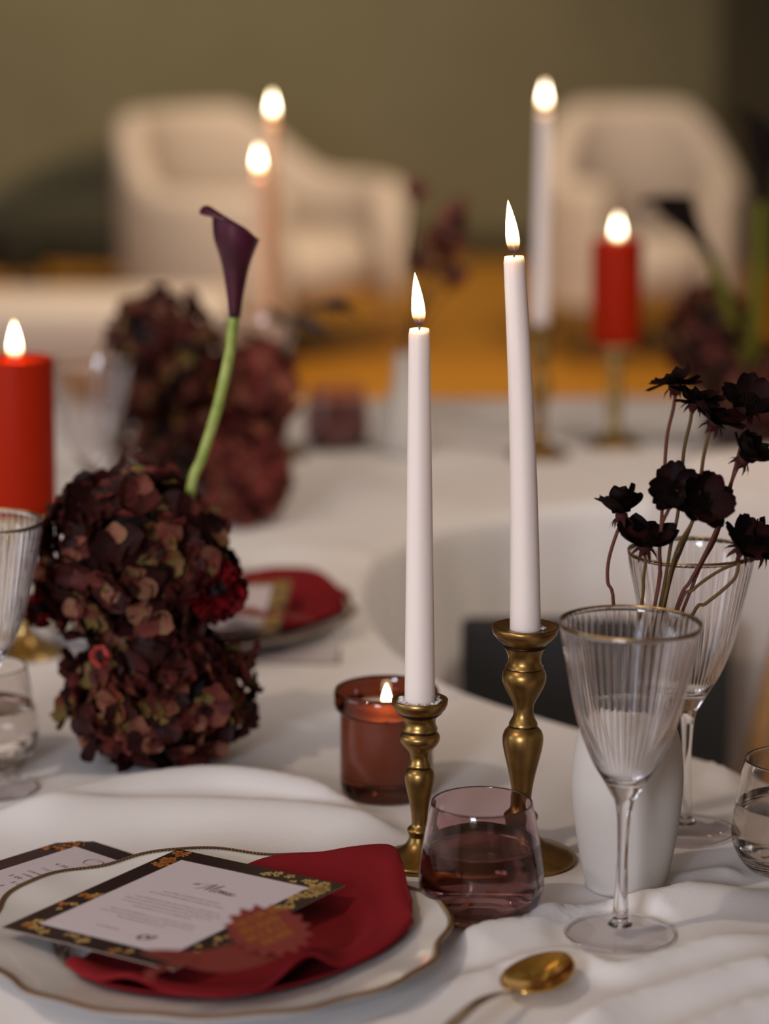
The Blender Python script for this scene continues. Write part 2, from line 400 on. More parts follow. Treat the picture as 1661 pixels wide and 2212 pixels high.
box('seat', -0.47, 0.42, -0.25, 0.25, 0.14, 0.335, M['bench_cover'], t, 0.05, 4)
for sx in (-0.27, 0.25): box('leg', sx-0.09, sx+0.05, -0.14, 0.14, 0, 0.145, M['bench_cover'], t, 0.01, 2)

# ------------------------------------------------------------------ near chair and case inside the crescent of the table
t = thing('dining_chair', 'pale warm-white chair with slanting oak post, behind the second ribbed glass', 'chair', (0.545, 2.93, 0))
bk = []
outl = [(-0.255, 0.46), (-0.262, 0.70), (-0.255, 0.80), (-0.225, 0.85), (-0.16, 0.868), (0.16, 0.868), (0.225, 0.85), (0.255, 0.80), (0.262, 0.70), (0.255, 0.46)]
pts = [(p.x, p.y) for p in spline([(x, z, 0) for x, z in outl], 6)]
verts = []; n = len(pts)
for th, sc in ((0.0, 1.0), (0.012, 1.012), (0.03, 1.0)):
    for x, z in pts: verts.append((x*sc, th + 0.06*(x/0.26)**2*-1 + 0.03*(z-0.46), z))
faces = [(i+j*n, i+1+j*n, i+1+(j+1)*n, i+(j+1)*n) for i in range(n-1) for j in range(2)]
for j, rev in ((0, True), (2, False)):
    for i in range(n//2):
        a_, b_, c_, d_ = i, i+1, n-2-i, n-1-i
        if b_ >= c_: break
        f = (a_+j*n, b_+j*n, c_+j*n, d_+j*n); faces.append(f if not rev else f[::-1])
mesh_obj('backrest', verts, faces, M['shell'], t)
box('seat', -0.24, 0.24, -0.42, 0.02, 0.43, 0.47, M['shell'], t, 0.018, 3)
tube('post', [(-0.085, -0.10, 0.82), (-0.135, -0.12, 0.62), (-0.19, -0.14, 0.33), (-0.24, -0.16, 0.0)], [0.011, 0.012, 0.012, 0.010], M['oak'], t, 12)
for sx, sy in ((0.2, -0.38), (0.2, 0.0), (-0.2, 0.0), (-0.2, -0.38)): tube('leg', [(sx*0.8, sy, 0.44), (sx, sy*1.02, 0)], [0.014, 0.011], M['oak'], t, 10)
t = thing('dining_chair', 'black boxy-backed chair in the dark gap behind the tall brass candlestick', 'chair', (0.222, 2.80, 0))
box('backrest', -0.14, 0.145, -0.015, 0.03, 0.36, 0.706, M['upholstery_black'], t, 0.008, 2)
box('seat', -0.14, 0.145, -0.36, -0.015, 0.36, 0.43, M['upholstery_black'], t, 0.02, 3)
for sx in (-0.115, 0.12):
    for sy in (-0.33, 0.005): tube('leg', [(sx, sy, 0.37), (sx*1.05, sy, 0.0)], [0.014, 0.010], M['upholstery_black'], t, 10)

# ------------------------------------------------------------------ crescent tablecloth
inner = [(0.235, 1.56), (0.285, 1.66), (0.345, 1.78), (0.365, 1.90), (0.34, 2.01), (0.290, 2.085), (0.262, 2.135), (0.168, 2.226), (0.064, 2.352), (0.012, 2.47), (-0.018, 2.60), (-0.03, 2.75), (-0.012, 2.90),
         (0.06, 3.05), (0.2, 3.16), (0.45, 3.25), (0.8, 3.29), (1.3, 3.3)]
outer = [(1.62, 3.32), (1.62, 3.9), (1.2, 3.95), (0.6, 3.96), (0.0, 3.94), (-0.6, 3.86), (-1.05, 3.6), (-1.3, 3.15), (-1.35, 2.5), (-1.25, 1.8), (-1.1, 1.34), (-0.8, 1.28), (-0.2, 1.28), (0.1, 1.32), (0.19, 1.45)]
bnd = spline([(x, y, 0) for x, y in inner+outer], 14, True)
FOOT = []                                   # footprints that stay flat: filled before the cloth is built
def foot(p, r): FOOT.append((p.x, p.y, r)); return p
def px_line(*pts, h=0.0): return [ground(x, y, h) for x, y in pts]
RIDGES = [  # (crest, height, width on the camera side, width on the far side)
    (px_line((-60, 1735), (120, 1712), (260, 1680), (430, 1660), (560, 1666), (700, 1695), (800, 1740), h=.016), 0.018, 0.034, 0.016),
    (px_line((-60, 1738), (150, 1730), (350, 1724), (600, 1733), (760, 1752), (880, 1790), h=.013), 0.015, 0.045, 0.014),
    (px_line((960, 2040), (1010, 2008), (1089, 1978), (1161, 1953), (1250, 1942), (1340, 1930), (1500, 1900), (1700, 1893), h=.013), 0.0135, 0.024, 0.011),
    (px_line((980, 2130), (1110, 2075), (1230, 2050), (1330, 2082), (1450, 2052), (1560, 2025), (1720, 2000), h=.007), 0.009, 0.013, 0.010),
    (px_line((700, 2250), (850, 2160), (1000, 2110), (1080, 2090), h=.006), 0.006, 0.02, 0.012),
    (px_line((1200, 2240), (1330, 2165), (1480, 2120), (1600, 2085), (1720, 2062), h=.009), 0.013, 0.016, 0.012),
    (px_line((1380, 2260), (1500, 2210), (1600, 2170), (1720, 2135), h=.009), 0.012, 0.014, 0.011),
    (px_line((1430, 1905), (1480, 1885), (1560, 1872), (1640, 1880), h=.005), 0.005, 0.012, 0.010),
    (px_line((1440, 1665), (1500, 1650), (1545, 1652), (1590, 1680), h=.012), 0.014, 0.010, 0.008),
    (px_line((620, 1560), (720, 1530), (900, 1535), h=.004), 0.004, 0.02, 0.02),
    (px_line((560, 1180), (700, 1170), (780, 1200), h=.01), 0.010, 0.06, 0.03),
    (px_line((640, 1030), (760, 1035), (880, 1075), (1000, 1090), h=.01), 0.010, 0.06, 0.05),
]
RIDGES = [(spline(c, 6), h, wn, wf) for c, h, wn, wf in RIDGES]
def cloth_h(x, y):
    tot = 0.0
    for c, h, wn, wf in RIDGES:
        best = 9e9; sgn = 1; par = 0
        n = len(c)
        for i in range(n-1):
            ax, ay = c[i].x, c[i].y; bx, by = c[i+1].x-ax, c[i+1].y-ay
            L = bx*bx+by*by
            u = max(0.0, min(1.0, ((x-ax)*bx+(y-ay)*by)/L))
            dx, dy = x-ax-u*bx, y-ay-u*by
            d = dx*dx+dy*dy
            if d < best: best = d; sgn = 1 if bx*dy-by*dx > 0 else -1; par = (i+u)/(n-1)
        d = sqrt(best); w = wf if sgn > 0 else wn
        if d < w*3.4:
            fade = sm(par/0.18)*sm((1-par)/0.18)
            tot += (h*fade*exp(-(d/w)**2))**3
    tot = tot**(1/3)
    tot += 0.0012*noise.noise(Vector((x*9, y*9, 1.3)))
    for fx, fy, fr in FOOT:
        d = sqrt((x-fx)**2+(y-fy)**2)
        if d < fr+0.016: tot *= sm((d-fr)/0.016)
    return tot
def build_cloth():
    nb = len(bnd)
    pts = [Vector((p.x, p.y)) for p in bnd]
    def inside(x, y):
        c = False; j = nb-1
        for i in range(nb):
            if (pts[i].y > y) != (pts[j].y > y) and x < (pts[j].x-pts[i].x)*(y-pts[i].y)/(pts[j].y-pts[i].y)+pts[i].x: c = not c
            j = i
        return c
    def bdist(x, y): return min((p.x-x)**2+(p.y-y)**2 for p in pts[:nb])
    extra = []
    st = 0.0058
    x = -0.34
    while x < 0.40:
        y = 1.5
        while y < 2.3:
            if abs(x) < 0.165*y + 0.03 and inside(x, y) and bdist(x, y) > 0.01**2: extra.append(Vector((x+random.uniform(-.0008, .0008), y)))
            y += st
        x += st
    st = 0.03
    x = -1.2
    while x < 1.6:
        y = 1.3
        while y < 3.92:
            if not (1.49 < y < 2.31 and abs(x) < 0.165*y+0.04 and -0.345 < x < 0.405) and inside(x, y) and bdist(x, y) > 0.02**2: extra.append(Vector((x+random.uniform(-.004, .004), y)))
            y += st
        x += st
    allp = pts+extra
    vc, ed, fc, *_ = delaunay_2d_cdt(allp, [(i, (i+1) % nb) for i in range(nb)], [], 1, 1e-5)
    verts = [Vector((v.x, v.y, TZ+cloth_h(v.x, v.y))) for v in vc]
    faces = [tuple(f) for f in fc]
    fz = []
    for f in faces:
        a, b_, c = (verts[i] for i in f[:3])
        fz.append(f if (b_-a).cross(c-a).z > 0 else tuple(reversed(f)))
    faces = fz
    # hanging skirt with folds
    key = {}
    for i, v in enumerate(vc): key[(round(v.x, 5), round(v.y, 5))] = i
    loop = [key[(round(p.x, 5), round(p.y, 5))] for p in pts]
    s = 0.0; arc = []
    for i in range(nb):
        arc.append(s); s += (pts[(i+1) % nb]-pts[i]).length
    rings = [loop]
    levels = [(0.003, 0.0006, 0), (0.007, 0.004, 0), (0.009, 0.010, 0.0), (0.010, 0.03, 0.1), (0.012, 0.10, 0.35), (0.016, 0.22, 0.7), (0.02, 0.40, 1.0), (0.024, 0.58, 1.1), (0.028, 0.745, 1.2)]
    for off, down, fold in levels:
        r = []
        for i in range(nb):
            tg = (pts[(i+1) % nb]-pts[i-1]); nrm = Vector((tg.y, -tg.x)).normalized()
            # the curve runs counter-clockwise round the outside -> outward is right of travel
            ph = arc[i]*78 + 1.9*sin(arc[i]*9.1)
            a = off + fold*0.022*(0.5+0.5*sin(ph)) + fold*0.010*sin(arc[i]*13+1)
            q = pts[i]+nrm*a
            r.append(len(verts)); verts.append(Vector((q.x, q.y, verts[loop[i]].z-down)))
        rings.append(r)
    for A, B in zip(rings[:-1], rings[1:]):
        for i in range(nb):
            j = (i+1) % nb; faces.append((A[i], B[i], B[j], A[j]))
    o = mesh_obj('tablecloth', verts, faces, M['linen'])
    return o

# ------------------------------------------------------------------ candles and candlesticks
def flame(parent, z, h, w, lean=0.0, power=0.25):
    prof = [(0, 0), (0.22, 0.02), (0.42, 0.10), (0.50, 0.22), (0.47, 0.38), (0.37, 0.58), (0.22, 0.78), (0.09, 0.92), (0, 1)]
    f = lathe('flame', [(r*w, zz*h) for r, zz in prof], M['flame'], parent, 20, None, 3, lambda q: (lean*(q/h)**1.3, 0))
    f.location = (0, 0, z)
    l = bpy.data.lights.new('flame_light', 'POINT'); l.energy = power; l.color = (1.0, 0.62, 0.28); l.shadow_soft_size = w*0.3
    lo = bpy.data.objects.new('flame_light', l); COL.objects.link(lo); lo.parent = parent; lo.location = (0, 0, z+h*0.5); lo['kind'] = 'helper'
    return f
def taper(label, loc, rot, length, r0, r1, wax, group, fl=(0.037, 0.0095), lean=-0.003, bend=0.0, power=0.25, name='taper_candle'):
    t = thing(name, label, 'candle', loc, rot, group)
    ax = lambda z: (bend*sin(pi*z/length), 0)
    prof = [(0, -0.006), (r0*0.96, -0.006), (r0, 0.0)] + [(r0+(r1-r0)*k/10, length*0.985*k/10) for k in range(1, 11)] + [(r1*0.9, length), (r1*0.45, length-0.0008), (0, length-0.002)]
    lathe('wax_body', prof, wax, t, 32, None, 0, ax)
    tube('wick', [(0, 0, length-0.003), (0.0003, 0, length+0.004), (-0.0012, 0.0004, length+0.009)], 0.0008, M['wick'], t, 6)
    flame(t, length+0.0025, fl[0], fl[1], lean, power)
    return t
# profiles as (radius, drop below the rim) in millimetres
TALL = dict(pan=[(11.6, 2.5), (19, 2.0), (22.5, .6), (23.8, 0), (23.9, 2.5), (23.0, 6), (20.5, 9), (17.5, 11.6), (15.6, 13.2)],
            groove=[(15.6, 13.2), (14.2, 14.0), (14.2, 14.8), (15.4, 15.6)],
            stem1=[(15.4, 15.6), (13.6, 18), (12.1, 22), (11.8, 26), (12.6, 28.6), (13.7, 29.8), (13.9, 30.6)],
            groove2=[(13.9, 30.6), (13.1, 31.1), (13.6, 31.8)],
            stem2=[(13.6, 31.8), (15.4, 34.5), (16.0, 38), (15.4, 42), (13.6, 46.5), (10.7, 52), (8.2, 57), (7.3, 61), (7.4, 66), (8.8, 69.5), (10.2, 72), (10.5, 73.6)],
            groove3=[(10.5, 73.6), (9.9, 74.3), (10.4, 75)],
            stem3=[(10.4, 75), (13.2, 78), (14.6, 81.5), (14.8, 86), (14.0, 92), (12.4, 99), (9.8, 110), (7.8, 121), (6.9, 131), (7.6, 137), (11.4, 140.5), (12.2, 143), (11.0, 146), (9.6, 149)],
            base=[(9.6, 149), (10.2, 152), (12.5, 157), (17.5, 161.8), (25.5, 165.6), (34, 168.6), (39, 171), (40.4, 172.6), (40.6, 176), (39, 176.4), (0, 176.4)])
SHORT = dict(pan=[(11.3, 4.0), (15, 3.2), (18.3, 1.0), (19.6, 0), (20.3, .5), (20.0, 4), (18.6, 7.2), (16.6, 9.4)],
             groove=[(16.6, 9.4), (15.9, 9.9), (16.0, 10.6), (14.6, 11.6), (13.6, 12.6)],
             stem1=[(13.6, 12.6), (11.6, 14.5), (11.3, 18), (12.0, 20.5), (12.9, 22), (12.7, 23.3)],
             groove2=[(12.7, 23.3), (12.0, 24.2), (12.6, 25)],
             stem2=[(12.6, 25), (14.2, 27), (14.6, 29), (14.0, 32), (12.0, 35), (8.9, 38.5), (7.0, 42), (6.8, 45), (7.4, 47.5), (8.2, 49.4), (8.1, 50.6)],
             groove3=[(8.1, 50.6), (7.5, 51.3), (8.1, 52)],
             stem3=[(8.1, 52), (10.2, 54.5), (10.9, 58), (10.7, 62), (9.6, 68), (8.0, 75), (6.6, 83), (5.9, 91), (6.2, 95), (8.4, 97.2), (9.1, 99), (8.2, 101.2), (7.6, 103.4)],
             base=[(7.6, 103.4), (8.2, 106), (10.5, 110), (15.5, 113.6), (23, 116.6), (29, 119), (31, 120.6), (31.2, 123.6), (30, 124), (0, 124)])
def candlestick(label, loc, rot, P, H, group, brass='brass', scale=1.0):
    t = thing('brass_candlestick', label, 'candlestick', loc, rot, group)
    cv = lambda pr: [(r/1000*scale, (H-d)/1000*scale) for r, d in pr]
    lathe('drip_pan', [(0, (H-3.2)/1000*scale)] + cv(P['pan']), M[brass], t, 48)
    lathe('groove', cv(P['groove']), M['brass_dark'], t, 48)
    g = lathe('stem', cv(P['stem1']), M[brass], t, 48)
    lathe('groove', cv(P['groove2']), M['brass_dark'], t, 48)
    lathe('stem', cv(P['stem2']), M[brass], t, 48, None, 3)
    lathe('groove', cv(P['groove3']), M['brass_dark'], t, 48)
    lathe('stem', cv(P['stem3']), M[brass], t, 48, None, 3)
    lathe('base', cv(P['base']), M[brass], t, 64)
    return t
pA = foot(ground(906, 1864), 0.034); pB = foot(ground(1124, 1858), 0.044)
candlestick('short antique brass candlestick with wax crumbs in its dish', pA, (0, 0, 0), SHORT, 124, None)
candlestick('tall antique brass candlestick behind the mauve tumbler', pB, (0, radians(0.55), 0), TALL, 176.4, None)
c1 = taper('shorter white lit taper in the short brass candlestick', pA+Vector((0, 0, 0.1205)), (0, radians(-0.25), 0), 0.271, 0.0111, 0.0075, M['wax_white'], None)
c2 = taper('taller white lit taper, leaning, in the tall brass candlestick', pB+Vector((0.0018, 0, 0.1736)), (0, radians(-2.3), 0), 0.268, 0.0112, 0.0075, M['wax_white'], None, bend=0.002)
# flakes of wax in the short candlestick's dish
bm = bmesh.new()
for i in range(46):
    a = random.uniform(0, 2*pi); r = random.uniform(0.0105, 0.0155)
    sx, sy, sz = random.uniform(.0014, .0032), random.uniform(.001, .0022), random.uniform(.0007, .0014)
    mtx = Matrix.Translation((r*cos(a), r*sin(a), 0.0008+random.uniform(0, .002))) @ Euler((random.uniform(-.6, .6), random.uniform(-.6, .6), a)).to_matrix().to_4x4() @ Matrix.Diagonal((sx, sy, sz, 1))
    bmesh.ops.create_icosphere(bm, subdivisions=1, radius=1, matrix=mtx)
o = from_bm('wax_flakes', bm, M['wax_white'], c1, False); o['kind'] = 'stuff'
bm = bmesh.new()
for i in range(7):
    a = random.uniform(-.5, .7); r = random.uniform(0.012, 0.0145)
    mtx = Matrix.Translation((r*cos(a), r*sin(a), 0.0008)) @ Euler((random.uniform(-.6, .6), random.uniform(-.6, .6), a)).to_matrix().to_4x4() @ Matrix.Diagonal((.0012, .001, .0009, 1))
    bmesh.ops.create_icosphere(bm, subdivisions=1, radius=1, matrix=mtx)
o = from_bm('wax_flakes', bm, M['wax_white'], c2, False); o['kind'] = 'stuff'

# pillar candles on brass pedestals
PED = [(0, 139), (36, 139), (44, 138), (46, 136), (45, 134.5), (30, 132), (14, 129), (10, 126), (9, 122), (13, 118), (15, 113), (13, 108), (9, 104), (7.5, 98), (8.5, 80), (10, 60), (9, 40), (8, 28), (9.5, 22), (14, 16), (24, 10), (36, 5), (40, 2.5), (40, 0), (0, 0)]
def pillar(lab_h, lab_c, p, h, r, power):
    t = thing('pedestal_candle_holder', lab_h, 'candlestick', p)
    lathe('dish', [(x/1000, z/1000) for x, z in PED[:7]], M['brass_pale'], t, 48)
    lathe('stem', [(x/1000, z/1000) for x, z in PED[6:19]], M['brass_pale'], t, 40)
    lathe('base', [(x/1000, z/1000) for x, z in PED[18:]], M['brass_pale'], t, 48)
    c = thing('pillar_candle', lab_c, 'candle', p+Vector((0, 0, 0.139)))
    lathe('wax_body', [(0, 0), (r*.97, 0), (r, .003), (r*1.01, h*0.5), (r*1.015, h-.004), (r*.98, h), (r*.85, h-.002), (r*.5, h-.006), (0, h-.007)], M['wax_red'], c, 48)
    tube('wick', [(0, 0, h-.008), (0, 0, h+.004)], .0011, M['wick'], c, 6)
    flame(c, h-0.002, 0.036, 0.013, 0.0, power)
pL = foot(ground(50, 1410), 0.05); pR = ground(1326, 962)
pillar('pale brass pedestal under the big red pillar candle beside the near hydrangeas', 'big red lit pillar candle cut by the picture edge, behind the near hydrangeas', pL, 0.142, 0.0345, 0.9)
pillar('pale brass pedestal under the blurred red pillar candle on the far table arm', 'blurred red lit pillar candle before the rounded lounge chair', pR, 0.134, 0.033, 0.9)
# tapers on the far arm of the table
pT = ground(1163, 985); candlestick('tall brass candlestick of the far taper, half hidden by the leaning taper', pT, (0, 0, 0), TALL, 176.4, None)
taper('blurred white lit taper right behind the leaning taper', pT+Vector((0, 0, 0.1736)), (0, radians(0.5), 0), 0.271, 0.0112, 0.0078, M['wax_white'], None, (0.036, 0.012), 0)
pU = ground(597, 985); candlestick('tall candlestick behind the far hydrangeas, carrying the higher ivory taper', pU, (0, 0, 0), TALL, 176.4, None)
taper('higher of the two ivory lit tapers behind the calla lily', pU+Vector((0, 0, 0.1736)), (0, radians(-.3), 0), 0.259, 0.0112, 0.0078, M['wax_ivory'], None, (0.036, 0.012), 0)
pV = ground(569, 1002); candlestick('short candlestick behind the far hydrangeas, carrying the lower ivory taper', pV, (0, 0, 0), SHORT, 124, None)
taper('lower of the two ivory lit tapers behind the calla lily', pV+Vector((0, 0, 0.1205)), (0, radians(-.6), 0), 0.248, 0.0112, 0.0078, M['wax_ivory'], None, (0.036, 0.012), 0)

# amber jar candle
pJ = foot(ground(835, 1713), 0.04)
t = thing('jar_candle', 'lit candle in an amber glass jar behind the short candlestick', 'candle', pJ)
lathe('glass_jar', [(0, .0006), (.034, .0006), (.0362, .003), (.0366, .012), (.0366, .066), (.0372, .068), (.0405, .0705), (.0414, .075), (.0412, .082), (.0402, .0852), (.0388, .0858), (.0376, .0845), (.0372, .080), (.0368, .072), (.0348, .067), (.0342, .055), (.0342, .017), (.031, .0151), (0, .0148)], M['glass_amber'], t, 72)
lathe('wax', [(0, .0150), (.031, .0152), (.03424, .0172), (.03424, .055), (.03484, .0672), (.0340, .0688), (.030, .0682), (0, .0675)], M['wax_white'], t, 72)
tube('wick', [(0, 0, .067), (.0005, 0, .074)], .0009, M['wick'], t, 6)
flame(t, .0700, .0195, .0078, 0.0, 1.3)

# ------------------------------------------------------------------ glassware
TUMB_OUT = [(0, 0), (.026, 0), (.0305, .0012), (.0345, .005), (.0395, .0125), (.0425, .021), (.0431, .027), (.0425, .036), (.0405, .050), (.0378, .066), (.0355, .078), (.0346, .0822)]
TUMB_IN = [(.0341, .0826), (.0336, .0822), (.0343, .078), (.0365, .066), (.0391, .050), (.0410, .036), (.0414, .027), (.0405, .0205), (.037, .014), (.030, .010), (.018, .0085), (0, .0082)]
def inner_r(z):
    pr = TUMB_IN[1:-1]
    for (r1, z1), (r2, z2) in zip(pr[:-1], pr[1:]):
        if z2 <= z <= z1: return r2+(r1-r2)*(z-z2)/(z1-z2)
    return .03
def tumbler(label, p, mt, level, wm='water'):
    t = thing('tumbler', label, 'tumbler', p)
    so = spline([(r, z, 0) for r, z in TUMB_OUT[2:]], 3); si = spline([(r, z, 0) for r, z in TUMB_IN[1:-1]], 3)
    prof = [(0, .0004), (.024, .0004), (.026, 0)] + [(q.x, q.y) for q in so] + [TUMB_IN[0]] + [(q.x, q.y) for q in si] + [(0, .0082)]
    lathe('glass_wall', prof, mt, t, 72)
    w = [(0, .0081), (.018, .0084), (.0301, .0099), (.0371, .0139), (.0406, .0204), (.0415, .027), (.0411, .036)]
    zs = [z for z in (.040, .044, .048, .052, .056) if z < level-.001]
    w += [(inner_r(z)+.0001, z) for z in zs] + [(inner_r(level)+.0001, level), (inner_r(level)-.002, level-.0005), (0, level-.0006)]
    lathe('water', w, M[wm], t, 72)
    return t
pM = foot(ground(1039, 1979), .027); tumbler('mauve glass tumbler half full of water, in front of both brass candlesticks', pM, M['glass_mauve'], .054, 'water_dark_tint')
pN = foot(ground(1707, 1876), .034); tumbler('clear tumbler of water at the right table edge', pN, M['glass_smoke'], .050)
pO = foot(ground(-29, 1650), .034); tumbler('clear tumbler of water beneath the left ribbed wine glass', pO, M['glass_smoke'], .050)
pQ = ground(728, 968); tumbler('dark mauve tumbler blurred on the far arm of the table', pQ, M['glass_mauve'], .055, 'water_dark_tint')

WINE_OUT = [(.0375, .0012), (.0372, .0022), (.030, .0034), (.018, .0052), (.009, .008), (.0056, .012), (.0052, .018), (.0042, .036), (.0036, .060), (.0044, .080), (.0056, .090), (.0072, .096), (.0100, .1005), (.0135, .107), (.0175, .1135), (.0215, .120), (.0262, .130), (.0312, .143), (.0346, .155), (.0388, .174), (.0425, .192), (.0452, .205), (.0470, .2172)]
WINE_IN = [(.0464, .2176), (.0458, .2172), (.0440, .205), (.0413, .192), (.0376, .174), (.0334, .155), (.0300, .143), (.0250, .130), (.0203, .120), (.0163, .1145), (.012, .1105), (.006, .1085), (0, .108)]
RIBS = 54
def wine_glass(label, p, rot=(0, 0, 0), seg=540, group=None):
    t = thing('ribbed_wine_glass', label, 'wine glass', p, rot, group)
    so = spline([(r, z, 0) for r, z in WINE_OUT], 3); si = spline([(r, z, 0) for r, z in WINE_IN[1:]], 3)
    prof = [(0, .0068), (.0085, .0078)] + [(q.x, q.y) for q in so if q.y > .0082] + [WINE_IN[0]] + [(max(q.x, 0), q.y) for q in si]
    prof[-1] = (0, .108)
    def rib(a, z, r):
        k = sm((z-.108)/.02)*sm((.2165-z)/.004)
        return -k*0.00032*(0.5+0.5*cos(RIBS*a))**8
    nout = 2+len([q for q in so if q.y > .0082])
    # ribs are cut on the outside only
    verts, faces = [], []
    rings = []
    for i, (r, z) in enumerate(prof):
        if r < 1e-6: rings.append([len(verts)]); verts.append((0, 0, z)); continue
        s0 = len(verts)
        for k in range(seg):
            a = 2*pi*k/seg; rr = r + (rib(a, z, r) if i < nout else 0)
            verts.append((rr*cos(a), rr*sin(a), z))
        rings.append(list(range(s0, s0+seg)))
    for A, B in zip(rings[:-1], rings[1:]):
        for k in range(seg):
            k2 = (k+1) % seg
            if len(A) == 1: faces.append((A[0], B[k2], B[k]))
            elif len(B) == 1: faces.append((A[k], A[k2], B[0]))
            else: faces.append((A[k], A[k2], B[k2], B[k]))
    mesh_obj('glass_body', verts, faces, M['glass'], t)
    lathe('foot', [(0, .0005), (.0366, .0005), (.0375, .0012), (.0374, .0019), (.0360, .0026), (.030, .0034), (.018, .0052), (.0088, .0080), (0, .0070)], M['glass_thin'], t, 96)
    ring_tube('foot_edge', circle(.0371, .0016, 96), .0011, M['glass'], t, 8)
    ring_tube('gilded_rim', circle(.0465, .2174, 96), .00062, M['gilt'], t, 8)
    return t
pW = foot(ground(1338.5, 2020), .040); wg = wine_glass('ribbed wine glass with gold rim before the white vase', pW, (0, radians(.9), 0))
def wine_copy(label, p, rot=(0, 0, 0)):
    c = copy_tree(wg); c.location = p; c.rotation_euler = rot; c['label'] = label; return c
pX = foot(ground(1479, 1798), .040); wine_copy('second ribbed wine glass standing right behind the white vase of dark flowers', pX)
pY = foot(ground(-20, 1706), .040); wine_copy('ribbed wine glass with gold rim cut by the left picture edge', pY)
pZ = foot(ground(205, 1210), .040); wine_copy('blurred ribbed wine glass between red pillar candle and far hydrangeas', pZ)
pZ2 = foot(ground(560, 1075), .040); wine_copy('blurred ribbed wine glass half hidden behind the far reddish hydrangea', pZ2)

# ------------------------------------------------------------------ white vase with chocolate cosmos
pK = foot(ground(1351, 1913), .030)
t = thing('white_vase', 'matte white ceramic vase behind the ribbed wine glass, holding dark flowers', 'vase', pK)
lathe('vase_body', [(0, .0005), (.0265, .0005), (.0285, .003), (.0315, .015), (.0355, .038), (.0385, .062), (.0394, .080), (.0382, .098), (.0350, .114), (.0305, .126), (.0268, .1325), (.0255, .1345), (.0240, .1345), (.0245, .132), (.0285, .124), (.0330, .112), (.036, .096), (.037, .080), (.036, .062), (.033, .038), (.029, .015), (.026, .006), (0, .006)], M['ceramic'], t, 64, None, 2)

def petal_mesh(L, Wd, cup, notch, nu=6, nv=4, name='petal'):
    """one petal lying along +x, base at the origin; cupped and notched at the tip"""
    verts, faces = [], []
    for i in range(nu+1):
        u = i/nu
        wdt = Wd*(sin(pi*min(u*0.80+0.09, 1.0)))**0.62
        for j in range(nv+1):
            v = j/nv*2-1
            x = L*u - (notch*L*(1-abs(v))**2 if i == nu else 0) - L*0.10*u*v*v
            z = cup*L*(u*u*0.9) + cup*L*0.5*v*v*u + 0.02*L*sin(v*7+u*3)
            verts.append((x, v*wdt, z))
    for i in range(nu):
        for j in range(nv):
            a = i*(nv+1)+j; faces.append((a, a+nv+1, a+nv+2, a+1))
    me = bpy.data.meshes.new(name); me.from_pydata(verts, [], faces)
    me.polygons.foreach_set('use_smooth', [True]*len(me.polygons)); return me
COS_P = [petal_mesh(.0180, .0078, c, nn) for c, nn in ((0.10, .14), (0.22, .10), (0.34, .18), (-0.05, .12))]
for me in COS_P: me.materials.append(M['cosmos'])
FAR_P = [me.copy() for me in COS_P]
for me in FAR_P: me.materials[0] = M['cosmos_rust']
def frame_from(nrm, roll=0.0):
    n = Vector(nrm).normalized(); q = n.to_track_quat('Z', 'Y'); return q.to_matrix().to_4x4() @ Matrix.Rotation(roll, 4, 'Z')
def bract_mesh():
    verts, faces = [], []
    for k in range(8):
        a = 2*pi*k/8; L = .0075
        d = Vector((cos(a), sin(a), 0)); s = Vector((-sin(a), cos(a), 0))
        b0 = len(verts)
        for (r, w, z) in ((.0015, .0013, -.0012), (.0048, .0015, -.0026), (.0072, .0010, -.0050), (.0086, .0001, -.0082)):
            verts += [d*r - s*w + Vector((0, 0, z)), d*r + s*w + Vector((0, 0, z))]
        for i in range(3): faces.append((b0+2*i, b0+2*i+1, b0+2*i+3, b0+2*i+2))
    # calyx cup
    b0 = len(verts); seg = 10
    for r, z in ((.0012, -.0075), (.0030, -.0050), (.0042, -.0018), (.0040, .0005)):
        for k in range(seg): verts.append(Vector((r*cos(2*pi*k/seg), r*sin(2*pi*k/seg), z)))
    for i in range(3):
        for k in range(seg):
            k2 = (k+1) % seg; faces.append((b0+i*seg+k, b0+i*seg+k2, b0+(i+1)*seg+k2, b0+(i+1)*seg+k))
    return verts, faces
def disc_mesh():
    verts, faces = [], []
    rnd = random.Random(3)
    for k in range(60):
        a = k*2.39996; r = .0056*sqrt(k/60); h = .0045*(1-(r/.0075)**2)+rnd.uniform(0, .0018)
        p = Vector((r*cos(a), r*sin(a), 0)); tip = p*1.18+Vector((0, 0, h)); b0 = len(verts)
        for q in range(3): verts.append(p+Vector((.0007*cos(q*2.1), .0007*sin(q*2.1), 0)))
        for q in range(3): verts.append(tip+Vector((.00065*cos(q*2.1+1), .00065*sin(q*2.1+1), rnd.uniform(0, .0006))))
        for q in range(3): faces.append((b0+q, b0+(q+1) % 3, b0+3+(q+1) % 3, b0+3+q))
        faces.append((b0+3, b0+4, b0+5))
    return verts, faces
BV, BF = bract_mesh(); DV, DF = disc_mesh()
def shared(name, verts, faces, mt):
    me = bpy.data.meshes.new(name); me.from_pydata([tuple(v) for v in verts], [], faces); me.materials.append(mt)
    me.polygons.foreach_set('use_smooth', [True]*len(me.polygons)); return me
BME, DME = shared('bracts', BV, BF, M['cosmos_bract']), shared('stamens', DV, DF, M['cosmos_disc'])
def link(name, me, parent, mtx):
    o = bpy.data.objects.new(name, me); COL.objects.link(o); o.parent = parent; o.matrix_local = mtx; return o
